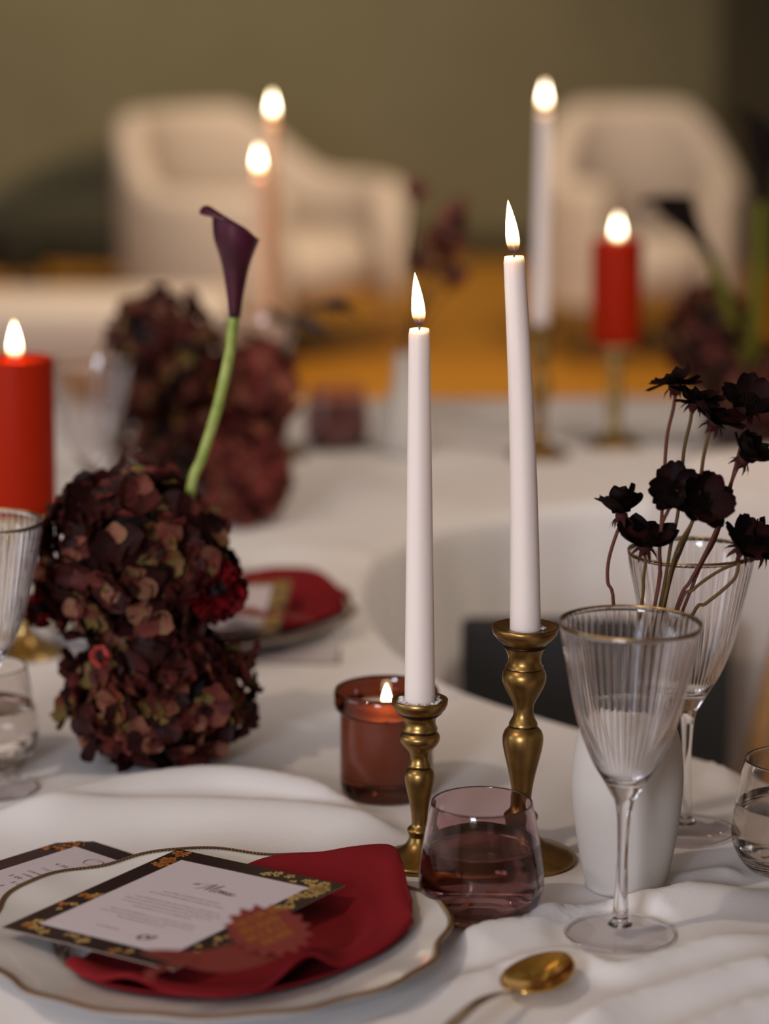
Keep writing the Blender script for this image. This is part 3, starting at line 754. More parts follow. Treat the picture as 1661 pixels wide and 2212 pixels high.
def cosmos(label, head, facing, stem_pts, scale=1.0, openness=0.25, npet=8, stem_mat='stem_brown', group=None, roll=0.0, sr=0.0017, far=None):
    base = stem_pts[-1]
    t = thing('chocolate_cosmos', label, 'flower', base, (0, 0, 0), group)
    F = Matrix.Translation(head-base) @ frame_from(facing, roll) @ Matrix.Scale(scale, 4)
    rnd = random.Random(int(head.x*1e5) ^ int(head.z*1e5))
    meshes = COS_P if far is None else FAR_P
    for k in range(npet):
        lift = openness + rnd.uniform(-.16, .16) + (0.10 if k % 2 else 0)
        sc = rnd.uniform(.88, 1.1)
        L = F @ Matrix.Rotation(2*pi*k/npet + rnd.uniform(-.12, .12), 4, 'Z') @ Matrix.Rotation(-lift, 4, 'Y') @ Matrix.Translation((.0025, 0, .0004*k)) @ Matrix.Rotation(rnd.uniform(-.3, .3), 4, 'X') @ Matrix.Scale(sc, 4)
        link('petal', meshes[rnd.randrange(4)], t, L)
    link('stamens', DME, t, F @ Matrix.Translation((0, 0, .001))); link('bracts', BME, t, F)
    nrm = (F.to_3x3() @ Vector((0, 0, 1))).normalized()
    pth = [head-base-nrm*0.006*scale] + [p-base for p in stem_pts]
    pth = spline(pth, 5)
    tube('stem', pth, sr, M[stem_mat], t, 8)
    return t
def q5(x, y, dy=0.0): return at_y(1260+x/4.022, 780+y/4.022, pK.y+dy)     # a place near the vase's own depth
def into_vase(dx, dy): return [pK+Vector((dx, dy, .122)), pK+Vector((-dx*.5, -dy*.5, .012))]
COS = [  # head, facing, stem points above the vase, where it enters the vase, scale, openness, stem, look
    ((790, 205, -.004), (-.15, .02, 1.0), [(780, 420), (728, 650), (705, 950), (684, 1300), (664, 1640), (650, 1950)], (.004, .002), 1.06, -.02, 'stem_brown', 'dark flower at the top left of the vase bunch, seen edge-on'),
    ((968, 355, .004), (.30, -.10, .9), [(930, 520), (880, 740), (858, 930), (820, 1330), (760, 1600), (700, 1960)], (.008, .006), 1.0, .05, 'stem_olive', 'second dark flower from the top, tucked behind the edge-on one'),
    ((1150, 520, -.006), (.42, -.22, .85), [(1090, 640), (1046, 820), (1018, 1020), (960, 1350), (850, 1640), (740, 1960)], (.010, .004), 1.12, .10, 'stem_olive', 'broad dark flower tilted to the right below the two top ones'),
    ((1440, 390, .02), (.05, -.62, .75), [(1425, 540), (1372, 720), (1310, 960), (1240, 1250), (1140, 1560), (960, 1920)], (.013, .008), 1.2, .25, 'stem_brown', 'nearly black flower at the upper right against the far hydrangea'),
    ((1400, 850, -.004), (.55, -.25, .8), [(1312, 985), (1240, 1180), (1170, 1420), (1070, 1650), (930, 1910), (815, 2130)], (.012, .0), 1.05, .45, 'stem_brown', 'cupped dark flower leaning right below the nearly black one'),
    ((800, 1120, -.012), (-.15, -.93, .30), [(740, 1290), (684, 1420), (660, 1640), (664, 1800), (650, 1980)], (  .002, -.004), 1.02, .12, 'stem_brown', 'dark flower facing the viewer, left of the central pair'),
    ((1040, 1250, -.020), (.22, -.85, .45), [(930, 1430), (850, 1560), (780, 1740), (720, 2010)], (.006, -.006), 1.22, .30, 'stem_olive', 'largest dark flower, right of the central pair'),
    ((330, 1330, .0), (-.12, .15, 1.0), [(296, 1480), (222, 1720), (212, 1920), (262, 2120)], (-.012, .0), 1.10, .55, 'stem_brown', 'cupped dark flower farthest left, with a green underside'),
    ((540, 1590, -.008), (.10, -.35, .95), [(540, 1740), (522, 1900), (505, 2130)], (-.004, -.004), 1.22, .28, 'stem_olive', 'open maroon flower beside the leftmost cupped one'),
    ((1390, 1610, -.012), (.30, -.55, .75), [(1330, 1860), (1210, 1990), (1060, 2110), (940, 2220)], (.014, -.004), 1.22, .38, 'stem_olive', 'large dark flower at the lower right, over the second wine glass'),
    ((1560, 1650, -.002), (.55, -.35, .75), [(1250, 1790), (1090, 1880), (950, 1990), (830, 2130)], (.010, -.006), 1.15, .25, 'stem_olive', 'dark flower at the lower right, cut by the picture edge'),
]
for (hx, hy, dy), fc, st, (vx, vy), sc, op, sm_, lab in COS:
    st_pts = [q5(x, y, dy*(1-i/len(st))) for i, (x, y) in enumerate(st)] + into_vase(vx, vy)
    cosmos('chocolate cosmos: '+lab, q5(hx, hy, dy), fc, st_pts, sc, op, 8, sm_, 'chocolate cosmos in the white vase', random.uniform(0, 1), .00125)

# far white bud vase with the same flowers, out of focus
pF = ground(874, 976)
t = thing('white_bud_vase', 'small white bottle-shaped vase behind the shorter taper', 'vase', pF)
lathe('vase_body', [(0, .0005), (.032, .0005), (.036, .006), (.0365, .02), (.034, .04), (.027, .062), (.018, .082), (.0135, .10), (.0125, .118), (.0135, .129), (.0125, .130), (.0115, .118), (.0115, .1), (.016, .08), (.030, .03), (.030, .008), (0, .007)], M['ceramic'], t, 48, None, 2)
for i, (x, y, s) in enumerate(((896, 420, .9), (988, 478, 1.3), (962, 530, 1.5), (968, 560, 1.1), (894, 577, 1.1), (976, 608, 1.2))):
    h = at_y(x, y, pF.y+.01*(i-3))
    mid = (h+pF+Vector((0, 0, .13)))/2
    cosmos(['small olive-dark blurred bud, highest over the far bottle vase', 'red-brown blurred flower, rightmost over the far bottle vase', 'dark blurred flower in the middle over the far bottle vase', 'dark blurred flower just under the middle one over the far bottle vase',
            'rusty blurred flower just above the flame of the shorter taper', 'lowest dark blurred flower, right of the flame of the shorter taper'][i], h, (random.uniform(-.5, .5), -.5, .7), [mid+Vector((random.uniform(-.01, .01), 0, 0)), pF+Vector((0, 0, .125)), pF+Vector((0, 0, .012))], s*1.15, .4, 7, 'stem_olive', 'flowers in the far bottle vase', 0, .0017, True)

# ------------------------------------------------------------------ hydrangeas
def floret_mesh(seed, size):
    rnd = random.Random(seed); verts, faces = [], []
    for k in range(4):
        a = pi/2*k + rnd.uniform(-.15, .15); L = size*rnd.uniform(.85, 1.15); Wd = L*rnd.uniform(.52, .62); cup = rnd.uniform(-.05, .45)
        nu, nv = 4, 4; b0 = len(verts); rot = Matrix.Rotation(a, 3, 'Z'); tw = Matrix.Rotation(rnd.uniform(-.3, .3), 3, 'X')
        for i in range(nu+1):
            u = i/nu; w = Wd*(sin(pi*(0.08+0.80*u)))**0.8
            for j in range(nv+1):
                v = j/nv*2-1
                p = Vector((L*(u*0.96+.04) - L*0.16*u*v*v, v*w, cup*L*u*u*.8 + .22*L*v*v*u*(1 if k % 2 else .6) + .05*L*sin(5*v+4*u+seed)))
                verts.append(rot @ (tw @ p))
        for i in range(nu):
            for j in range(nv):
                q = b0+i*(nv+1)+j; faces.append((q, q+nv+1, q+nv+2, q+1))
    # the small eye in the middle
    b0 = len(verts)
    for z, r in ((0.0, .07), (.06, .08), (.11, .04)):
        for k in range(5): verts.append(Vector((r*size*cos(k*1.257), r*size*sin(k*1.257), z*size)))
    for i in range(2):
        for k in range(5): faces.append((b0+i*5+k, b0+i*5+(k+1) % 5, b0+(i+1)*5+(k+1) % 5, b0+(i+1)*5+k))
    faces.append(tuple(b0+10+k for k in range(5)))
    return verts, faces
FLOR = [shared('floret', *floret_mesh(s, .0172), M['hydrangea']) for s in range(9)]
def hyd_dirs(n, rnd):
    out = []
    for i in range(n):
        z = 1-2*(i+.5)/n; a = i*2.399963+rnd.uniform(-.2, .2); r = sqrt(1-z*z); out.append(Vector((r*cos(a), r*sin(a), z)))
    return out
def bumpy(bm_r, seed, sx=1, sy=1, sz=1):
    bm = bmesh.new(); bmesh.ops.create_icosphere(bm, subdivisions=3, radius=1)
    for v in bm.verts:
        k = bm_r*(1+.06*noise.noise(v.co*2.3+Vector((seed, 0, 0)))); v.co = Vector((v.co.x*sx, v.co.y*sy, v.co.z*sz))*k
    return bm
def hydrangea(label, c, rad, n, seed, sq=(1, 1, 1), size=1.0, group=None, stem_to=None):
    rnd = random.Random(seed)
    t = thing('hydrangea_head', label, 'flower', c, (0, 0, 0), group)
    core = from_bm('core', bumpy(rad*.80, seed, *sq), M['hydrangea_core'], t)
    for i, d in enumerate(hyd_dirs(n, rnd)):
        rr = rad*rnd.uniform(.84, 1.05)*(1+.07*noise.noise(d*2.5+Vector((seed, 0, 0))))
        p = Vector((d.x*sq[0], d.y*sq[1], d.z*sq[2]))*rr
        nr = (d + Vector((rnd.gauss(0, .38), rnd.gauss(0, .38), rnd.gauss(0, .38)))).normalized()
        mt = Matrix.Translation(p) @ frame_from(nr, rnd.uniform(0, 6.28)) @ Matrix.Scale(size*rnd.uniform(.72, 1.22), 4)
        o = link('floret', FLOR[rnd.randrange(len(FLOR))], t, mt)
    if stem_to is not None: tube('stem', [Vector((0, 0, 0)), (stem_to-c)*.5+Vector((.004, 0, 0)), stem_to-c], .0035, M['stem_olive'], t, 8)
    return t
pH = foot(ground(345, 1640), .045)
t = thing('glass_bowl', 'low clear glass bowl under the near hydrangeas', 'bowl', pH)
lathe('glass_wall', [(0, .0006), (.030, .0006), (.034, .003), (.042, .014), (.047, .030), (.046, .046), (.044, .047), (.0435, .045), (.0445, .030), (.040, .0155), (.033, .007), (0, .006)], M['glass'], t, 64)
lathe('water', [(0, .0059), (.0329, .0069), (.0401, .0154), (.0446, .030), (.0443, .033), (0, .033)], M['water'], t, 48)
cU = at_y(285, 1215, pH.y+.01); cL = at_y(345, 1500, pH.y-.01)
hydrangea('upper near hydrangea head, brown and burgundy, beside the left wine glass', cU, .073, 165, 11, (1.03, .95, .95), 1.0, None, pH+Vector((-.004, .004, .02)))
hydrangea('lower near hydrangea head with olive-tinged petals, nearest the tablecloth', cL, .068, 155, 23, (1.10, .95, .74), 1.0, None, pH+Vector((.004, -.004, .02)))
# carnations tucked between
def carnation(label, c, rad, n, seed, mt, inward):
    rnd = random.Random(seed)
    t = thing('carnation', label, 'flower', c)
    verts, faces = [], []
    for d in hyd_dirs(n, rnd):
        F = frame_from(d + Vector((rnd.gauss(0, .25), rnd.gauss(0, .25), rnd.gauss(0, .25))), rnd.uniform(0, 6.28))
        b0 = len(verts); nu, nv = 3, 8; L = rad*.55; W_ = rad*.42
        for i in range(nu+1):
            u = i/nu
            for j in range(nv+1):
                v = j/nv*2-1
                p = Vector((v*W_*(.4+.6*u), .22*W_*sin(v*8+d.x*9)*u, L*u*(1-.18*v*v) + .08*L*sin(v*17)*u))
                verts.append((F @ p) + d*rad*.52)
        for i in range(nu):
            for j in range(nv):
                q = b0+i*(nv+1)+j; faces.append((q, q+1, q+nv+2, q+nv+1))
    o = mesh_obj('petals', verts, faces, mt, t); o['kind'] = 'stuff'
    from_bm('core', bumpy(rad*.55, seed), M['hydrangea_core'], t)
    tube('stem', [Vector((0, 0, 0)), inward*.6, inward*1.2], .0018, M['stem_olive'], t, 6)
    return t
carnation('crimson ruffled carnation on the right flank of the near hydrangeas', at_y(468, 1275, pH.y-.020), .024, 70, 5, M['carnation'], Vector((-.03, .01, -.01)))
carnation('small crimson bloom on the left flank of the near hydrangeas', at_y(88, 1318, pH.y-.012), .014, 40, 6, M['carnation'], Vector((.03, .01, 0)))
m = M['coral'] = mat('coral_petal', (0.42, 0.045, 0.03), 0.6)
carnation('tiny coral bloom between the two near hydrangea heads', at_y(216, 1418, pH.y-.058), .0085, 26, 8, M['coral'], Vector((.01, .03, 0)))

# calla lily
def calla(label, base, top, mt, stem_pts, stem_r, k=1.0, tip_dir=(-1, -.25), stem='stem_green'):
    """trumpet-shaped spathe; k scales a flower 64 mm deep whose tip curls over"""
    t = thing('calla_lily', label, 'flower', stem_pts[-1])
    org = stem_pts[-1]; az = (top-base).normalized()
    F = Matrix.Translation(base-org) @ az.to_track_quat('Z', 'Y').to_matrix().to_4x4()
    ex = F.to_3x3().inverted() @ Vector((tip_dir[0], tip_dir[1], 0)); phi0 = math.atan2(ex.y, ex.x)
    prof = spline([(4.2, 0, 0), (5.4, 12, 0), (7.2, 24, 0), (9.4, 37, 0), (12.4, 48, 0), (15.6, 57, 0), (17.6, 64, 0), (18.6, 74, 0), (19.0, 86, 0)], 6)
    def rad(h):
        for a, b_ in zip(prof[:-1], prof[1:]):
            if a.y <= h <= b_.y: return a.x+(b_.x-a.x)*(h-a.y)/max(b_.y-a.y, 1e-6)
        return prof[-1].x
    verts, faces = [], []; nv = 52; n1, n2 = 16, 9
    for j in range(nv+1):
        s_ = j/nv; ph = phi0 + pi + (s_-.5)*2*pi*1.05 + pi
        w = (1+cos(ph-phi0))/2
        hm = 62 + 21*w**1.3; rho = 2.8+2.4*w; th = .35 + 3.0*w**1.3
        pts = [(rad(hm*i/n1)*(1+.05*(s_-.5)), hm*i/n1) for i in range(n1+1)]
        r0 = pts[-1][0]
        pts += [(r0+rho-rho*cos(th*i/n2), hm+rho*sin(th*i/n2)) for i in range(1, n2+1)]
        for r, h in pts: verts.append(F @ Vector((r*cos(ph)*k/1000, r*sin(ph)*k/1000, h*k/1000)))
    m_ = n1+n2+1
    for j in range(nv):
        for i in range(m_-1):
            a = j*m_+i; faces.append((a, a+m_, a+m_+1, a+1))
    sp_ = mesh_obj('spathe', verts, faces, mt, t)
    so = sp_.modifiers.new('thickness', 'SOLIDIFY'); so.thickness = .0011; so.offset = 0
    tube('spadix', [F @ Vector((0, 0, h*k/1000)) for h in (10, 35, 56)], [.003*k, .0035*k, .002*k], M['leaf_dark'], t, 8)
    pth = spline([base-org+az*.002] + [p-org for p in stem_pts], 6)
    tube('stem', pth, stem_r, M[stem], t, 12)
    return t
yc = pH.y+.015
calla('plum calla lily on a long green stem rising from the near hydrangeas', at_y(506, 685, yc), at_y(510, 530, yc), M['calla'],
      [at_y(503, 700, yc), at_y(494, 775, yc), at_y(470, 880, yc), at_y(438, 985, yc), at_y(410, 1078, yc), pH+Vector((.02, .01, .09)), pH+Vector((.008, .004, .02))], .0046)

# far hydrangeas: florets too blurred to pick apart
def hydrangea_far(label, c, rad, n, seed, mt, sq=(1, 1, 1), stem_to=None):
    rnd = random.Random(seed)
    t = thing('hydrangea_head', label, 'flower', c)
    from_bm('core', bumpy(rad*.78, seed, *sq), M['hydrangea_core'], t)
    base = [floret_mesh(s, .014) for s in range(4)]
    verts, faces = [], []
    for d in hyd_dirs(n, rnd):
        rr = rad*rnd.uniform(.86, 1.06)
        p = Vector((d.x*sq[0], d.y*sq[1], d.z*sq[2]))*rr
        nr = (d+Vector((rnd.gauss(0, .35), rnd.gauss(0, .35), rnd.gauss(0, .35)))).normalized()
        F = Matrix.Translation(p) @ frame_from(nr, rnd.uniform(0, 6.28)) @ Matrix.Scale(rnd.uniform(.75, 1.2), 4)
        v, f = base[rnd.randrange(4)]; b0 = len(verts)
        verts += [F @ q for q in v]; faces += [tuple(b0+k for k in q) for q in f]
    o = mesh_obj('florets', verts, faces, mt, t); o['kind'] = 'stuff'
    if stem_to is not None: tube('stem', [Vector((0, 0, 0)), (stem_to-c)*.5, stem_to-c], .0035, M['stem_olive'], t, 8)
    return t
pG = foot(ground(470, 1118), .05)
t = thing('dark_bowl', 'dark bowl in shade under the far hydrangeas', 'bowl', pG)
lathe('bowl_body', [(0, .0005), (.035, .0005), (.045, .01), (.052, .035), (.05, .06), (.047, .06), (.048, .035), (.04, .012), (0, .008)], M['leaf_dark'], t, 40)
yg = pG.y
into = lambda dx, dz: pG+Vector((dx, 0, dz))
hydrangea_far('high brown hydrangea head of the far group, left of the calla stem', at_y(352, 770, yg), .068, 150, 31, M['hydrangea'], (.98, .9, 1.06), into(-.01, .03))
hydrangea_far('shaded dark hydrangea under the high brown one', at_y(392, 955, yg+.02), .060, 120, 32, M['hydrangea'], (1.2, .9, 1.15), into(-.012, .03))
hydrangea_far('reddish hydrangea head lowest in the far group', at_y(520, 1030, yg-.03), .052, 110, 33, M['hydrangea_red'], (.95, .9, 1.12), into(.012, .03))
hydrangea_far('dusky hydrangea head at the right of the far group, before the tapers', at_y(560, 840, yg+.01), .044, 90, 34, M['hydrangea_red'], (.95, .9, 1.3), into(.015, .04))
# arching dried sprig
def leaf_blade(L, Wd):
    verts, faces = [], []
    for i in range(7):
        u = i/6; w = Wd*sin(pi*(0.05+.9*u))**.9
        for j in (-1, 0, 1): verts.append(Vector((L*u, j*w, .12*L*abs(j)*sin(pi*u) - .25*L*u*u)))
    for i in range(6):
        for j in range(2):
            a = i*3+j; faces.append((a, a+3, a+4, a+1))
    return verts, faces
LEAF = shared('leaf', *leaf_blade(.05, .009), M['leaf_dark'])
t = thing('leafy_sprig', 'arching brown sprig bending right from the far hydrangeas', 'sprig', into(.02, .04))
o0 = into(.02, .04)
sp_pts = [Vector((0, 0, 0)), at_y(612, 760, yg)-o0, at_y(640, 690, yg)-o0, at_y(690, 662, yg)-o0, at_y(735, 672, yg)-o0]
tube('stem', spline(sp_pts, 5), .0022, M['leaf_dark'], t, 8)
for (x, y, a, s) in ((640, 690, -.3, .8), (690, 662, .2, .9), (705, 662, -.1, .8), (628, 700, 2.6, .7), (660, 675, .5, .7)):
    link('leaf', LEAF, t, Matrix.Translation(at_y(x, y, yg)-o0) @ Matrix.Rotation(-a, 4, 'Y') @ Matrix.Rotation(random.uniform(-1, 1), 4, 'X') @ Matrix.Scale(s, 4))

# right-hand far flowers: hydrangea and two callas
pS = ground(1600, 962)
t = thing('dark_bowl', 'dark bowl of the far right flowers, behind the dark cosmos', 'bowl', pS)
lathe('bowl_body', [(0, .0005), (.035, .0005), (.045, .01), (.052, .035), (.05, .06), (.047, .06), (.048, .035), (.04, .012), (0, .008)], M['leaf_dark'], t, 40)
ys = pS.y
hydrangea_far('dark hydrangea head at the far right below the drooping calla', at_y(1530, 730, ys-.01), .062, 130, 41, M['hydrangea'], (.85, .9, 1.1), pS+Vector((0, 0, .03)))
hydrangea_far('dark hydrangea head at the far right edge, lowest of the far right flowers', at_y(1650, 850, ys-.02), .064, 120, 42, M['hydrangea'], (1, .9, 1.0), pS+Vector((.01, 0, .03)))
calla('blackish calla drooping left from the far right flowers', at_y(1537, 556, ys-.06), at_y(1478, 468, ys-.06), M['calla_dark'],
      [at_y(1545, 580, ys-.06), at_y(1568, 650, ys-.06), at_y(1590, 720, ys-.05), at_y(1612, 800, ys-.04), pS+Vector((.004, -.01, .05)), pS+Vector((0, 0, .02))], .0068, 1.3, (-1, -.1), 'stem_deep')
calla('dark calla standing upright at the right picture edge', at_y(1642, 440, ys-.05), at_y(1652, 315, ys-.05), M['calla_dark'],
      [at_y(1642, 460, ys-.05), at_y(1640, 560, ys-.05), at_y(1632, 650, ys-.05), at_y(1625, 760, ys-.04), pS+Vector((.01, -.01, .05)), pS+Vector((0, 0, .02))], .0080, 1.35, (-1, -.2), 'stem_deep')

# ------------------------------------------------------------------ plates
PL_R = .155
def plate_z(r):
    r = abs(r)/PL_R
    if r < .60: return .0055
    if r < .69: return .0055+.0075*sm((r-.60)/.09)
    return .013+.0085*((r-.69)/.31)**1.1
def lob(a): return 1 + .020*cos(8*a) + .010*cos(16*a+pi)
def plate(label, c, rz, group):
    t = thing('scalloped_plate', label, 'plate', c, (0, 0, rz), group)
    seg = 192; rs = [0.0, .2, .4, .55, .60, .62, .645, .67, .69, .72, .78, .85, .92, .97, 1.0]
    verts, faces, rings = [], [], []
    def add(r, z, w):
        if r < 1e-6: rings.append([len(verts)]); verts.append((0, 0, z)); return
        s0 = len(verts)
        for k in range(seg):
            a = 2*pi*k/seg; q = r*PL_R*(1+(lob(a)-1)*w); verts.append((q*cos(a), q*sin(a), z + .0012*w*cos(8*a)))
        rings.append(list(range(s0, s0+seg)))
    for r in rs: add(r, plate_z(r*PL_R), sm((r-.62)/.38))
    add(1.006, plate_z(PL_R)-.002, 1)
    for r in reversed(rs[8:-1]): add(r, plate_z(r*PL_R)-.0038, sm((r-.62)/.38))
    for r, z in ((.66, .003), (.62, .0006), (.60, .0), (.57, .0), (.56, .0014), (.3, .0014), (0, .0014)): add(r, z, 0)
    for A, B in zip(rings[:-1], rings[1:]):
        for k in range(seg):
            k2 = (k+1) % seg
            if len(A) == 1: faces.append((A[0], B[k], B[k2]))
            elif len(B) == 1: faces.append((A[k2], A[k], B[0]))
            else: faces.append((A[k2], A[k], B[k], B[k2]))
    mesh_obj('dish', verts, faces, M['porcelain'], t)
    ring_tube('gilt_line', [(.635*PL_R*cos(2*pi*k/160), .635*PL_R*sin(2*pi*k/160), plate_z(.635*PL_R)+.0001) for k in range(160)], .00045, M['gilt'], t, 6)
    # beaded gilt edge: small teeth round the rim
    verts, faces = [], []; n = 1080
    for k in range(n):
        a = 2*pi*k/n; R_ = PL_R*lob(a); tooth = .0022 if k % 3 else 0.0005
        z = plate_z(PL_R)+.0012*cos(8*a)
        for dr, dz in ((.0012, -.0015), (.0012, .0004), (-.0006, .0009), (-tooth-.0008, .0002)):
            verts.append(((R_+dr)*cos(a), (R_+dr)*sin(a), z+dz))
    for k in range(n):
        k2 = (k+1) % n
        for j in range(3): faces.append((k*4+j, k2*4+j, k2*4+j+1, k*4+j+1))
    mesh_obj('beaded_edge', verts, faces, M['gilt_dull'], t, False)
    return t
pP = ground(462, 2004, .020); pP.z = TZ; foot(pP, .15)
plate('large white scalloped plate with beaded gilt edge under the near menu', pP, radians(12), None)
pP2 = ground(425, 1312, .020); pP2.z = TZ; foot(pP2, .15)
plate('white plate of the far place setting, right behind the near hydrangeas', pP2, radians(30), None)

# napkins: a folded cloth laid over the plate
def napkin(label, bottom, top_, c, folds, lift=.003, nu=72, nv=26, layers=True):
    t = thing('napkin', label, 'napkin', (c.x, c.y, TZ))
    B = spline(bottom, 8); T = spline(top_, 8)
    def pick(L_, u):
        f = u*(len(L_)-1); i = min(int(f), len(L_)-2); return L_[i].lerp(L_[i+1], f-i)
    def surf(u, v, extra):
        p = pick(B, u).lerp(pick(T, u), v)
        r = sqrt((p.x-c.x)**2+(p.y-c.y)**2)
        z = plate_z(min(r, PL_R)) + lift + extra
        return Vector((p.x-c.x, p.y-c.y, z))
    def sheet(name, extra, inset, fold_on):
        verts, faces = [], []
        for i in range(nu+1):
            for j in range(nv+1):
                u = i/nu; v = j/nv
                uu = inset+(1-2*inset)*u; vv = inset*1.2+(1-inset*1.6)*v
                e = extra
                if fold_on:
                    for fu, fw, fh, fd in folds:
                        d = (uu-fu)/fw
                        e += fh*exp(-d*d)*exp(-(vv/fd)**2)
                    e -= .0025*sm((.06-vv)/.06)
                e += .0008*sin(uu*19+vv*7)*sm(vv*6)
                verts.append(surf(uu, vv, e))
        for i in range(nu):
            for j in range(nv):
                a = i*(nv+1)+j; faces.append((a, a+nv+1, a+nv+2, a+1))
        o = mesh_obj(name, verts, faces, M['napkin'], t)
        so = o.modifiers.new('thickness', 'SOLIDIFY'); so.thickness = .0024; so.offset = 1
        sb = o.modifiers.new('smooth', 'SUBSURF'); sb.levels = 1; sb.render_levels = 1
    sheet('lower_fold', 0.0, .03, False)
    sheet('upper_fold', .006, .0, True)
    return t
def gz(pts, z): return [ground(x, y, z) for x, y in pts]
napkin('burgundy folded napkin under the near menu card', gz([(140, 2083), (230, 2128), (400, 2150), (560, 2140), (720, 2098), (830, 2050), (888, 2000)], .022), gz([(280, 1960), (420, 1900), (560, 1856), (700, 1848), (835, 1842), (868, 1880), (892, 1950)], .026),
       pP, [(.60, .055, .016, .22), (.22, .05, .007, .10), (.42, .10, -.003, .3)], .003)
napkin('burgundy napkin of the far place setting', gz([(300, 1375), (480, 1372), (620, 1362), (720, 1335), (752, 1325)], .024), gz([(330, 1230), (480, 1228), (600, 1218), (690, 1232), (744, 1268)], .034),
       pP2, [(.92, .08, .012, .3)], .004)

# ------------------------------------------------------------------ printed cards
def card(name, label, top, right, left, thick=.0011, margin=.0175, cat='card'):
    """top-left, top-right, bottom-left corners of the printed face in space"""
    u = (right-top); w = u.length; u.normalize(); d = (left-top); h = d.length; d = (d-u*d.dot(u)).normalized(); n = u.cross(-d).normalized()
    cpos = top + u*w/2 + d*h/2
    mtx = Matrix((( u.x, -d.x, n.x, cpos.x), (u.y, -d.y, n.y, cpos.y), (u.z, -d.z, n.z, cpos.z), (0, 0, 0, 1)))
    t = thing(name, label, cat); t.matrix_world = mtx
    box('card_back', -w/2, w/2, -h/2, h/2, -thick, 0, M['card_dark'], t)
    for (x0, x1, y0, y1) in ((-w/2-.00015, w/2+.00015, -h/2-.00015, -h/2), (w/2, w/2+.00015, -h/2, h/2)):
        pass
    box('cut_edge', -w/2-.0002, w/2+.0002, -h/2-.0002, h/2+.0002, -thick*.8, -thick*.2, M['card_edge'], t)
    box('paper_panel', -w/2+margin, w/2-margin, -h/2+margin, h/2-margin, .00005, .00028, M['card_paper'], t)
    return t, w, h
def blossoms(parent, spots, mt, seed, name='floral_print'):
    """flat printed flowers: five-petal rosettes and leaves lying on the card's face"""
    rnd = random.Random(seed); verts, faces = [], []
    bb = parent.children[0].data.vertices; hw = max(v.co.x for v in bb); hh = max(v.co.y for v in bb)
    for (x, y, s) in spots:
        x = max(-hw+s*1.25, min(hw-s*1.25, x)); y = max(-hh+s*1.25, min(hh-s*1.25, y))
        for k in range(rnd.choice((4, 5, 6))):
            a = k*1.256+rnd.uniform(-.3, .3); L = s*rnd.uniform(.7, 1.2); wd = L*rnd.uniform(.22, .38); b0 = len(verts); n = 9
            dirv = Vector((cos(a), sin(a), 0)); sd = Vector((-sin(a), cos(a), 0)); base = Vector((x, y, .00012))+dirv*s*.12
            for q in range(n):
                an = 2*pi*q/n; verts.append(base + dirv*(L*.5+L*.5*cos(an)) + sd*wd*sin(an))
            faces.append(tuple(range(b0, b0+n)))
    o = mesh_obj(name, verts, faces, mt, parent, False); o['kind'] = 'stuff'
def strokes(parent, polys, width, mt, name='lettering', z=.0004, slant=None):
    verts, faces = [], []
    for P in polys:
        Q = spline([(x, y, 0) for x, y in P], 6); n = len(Q); b0 = len(verts)
        for i, q in enumerate(Q):
            tg = (Q[min(i+1, n-1)]-Q[max(i-1, 0)]).normalized(); nr = Vector((-tg.y, tg.x, 0))
            # copperplate: downstrokes swell, hairlines stay thin
            w = width*(.35+1.0*abs(tg.y)**2)
            verts += [q+nr*w+Vector((0, 0, z)), q-nr*w+Vector((0, 0, z))]
        for i in range(n-1): faces.append((b0+2*i, b0+2*i+1, b0+2*i+3, b0+2*i+2))
    return mesh_obj(name, verts, faces, mt, parent, False)
def text(parent, s, x, y, size, mt, align='CENTER', shear=0.0, spacing=1.0):
    c = bpy.data.curves.new('lettering', 'FONT'); c.body = s; c.size = size; c.align_x = align; c.shear = shear; c.space_character = spacing
    c.materials.append(mt); o = bpy.data.objects.new('lettering', c); COL.objects.link(o); 
    me = bpy.data.meshes.new_from_object(o); bpy.data.objects.remove(o); bpy.data.curves.remove(c)
    o = bpy.data.objects.new('lettering', me); COL.objects.link(o); o.parent = parent; o.location = (x, y, .0004); return o
def body_lines(parent, rows, mt, seed, name='small_print'):
    """lines of print too small and blurred to read"""
    rnd = random.Random(seed); verts, faces = [], []
    for (xc, y, w, hgt) in rows:
        x = xc-w/2
        while x < xc+w/2:
            L = rnd.uniform(.0008, .0022); b0 = len(verts); hh = hgt*rnd.uniform(.6, 1.0)
            for (dx, dy) in ((0, 0), (L, 0), (L, hh), (0, hh)): verts.append(Vector((x+dx, y+dy, .0004)))
            faces.append((b0, b0+1, b0+2, b0+3)); x += L+rnd.choice((.0004, .0004, .0012))
    o = mesh_obj(name, verts, faces, mt, parent, False); o['kind'] = 'stuff'
def script_menu(k, x0, y0):
    """the word Menu in looped script"""
    P = [[(-1.9, .75), (-1.75, .95), (-1.5, .85), (-1.62, .65), (-1.9, .72), (-1.3, 1.05), (-.6, 1.25)],
         [(-1.05, .0), (-.8, .35), (-.55, 1.0), (-.35, 1.45)], [(-.35, 1.45), (-.32, .8), (-.30, .12)], [(-.30, .12), (.0, .8), (.28, 1.5)], [(.28, 1.5), (.22, .8), (.22, .1), (.36, .02), (.55, .2)],
         [(.5, .3), (.78, .48), (.80, .68), (.64, .62), (.56, .3), (.66, .04), (.95, .18)],
         [(.95, .18), (1.1, .6), (1.08, .05)], [(1.08, .1), (1.3, .55), (1.42, .55), (1.38, .15), (1.46, .03), (1.62, .2)],
         [(1.62, .2), (1.78, .6), (1.72, .15), (1.85, .02), (2.1, .5)], [(2.12, .6), (2.08, .12), (2.2, .02), (2.55, .3)]]
    return [[(x0+k*(x+.18*y), y0+k*y) for x, y in s] for s in P]
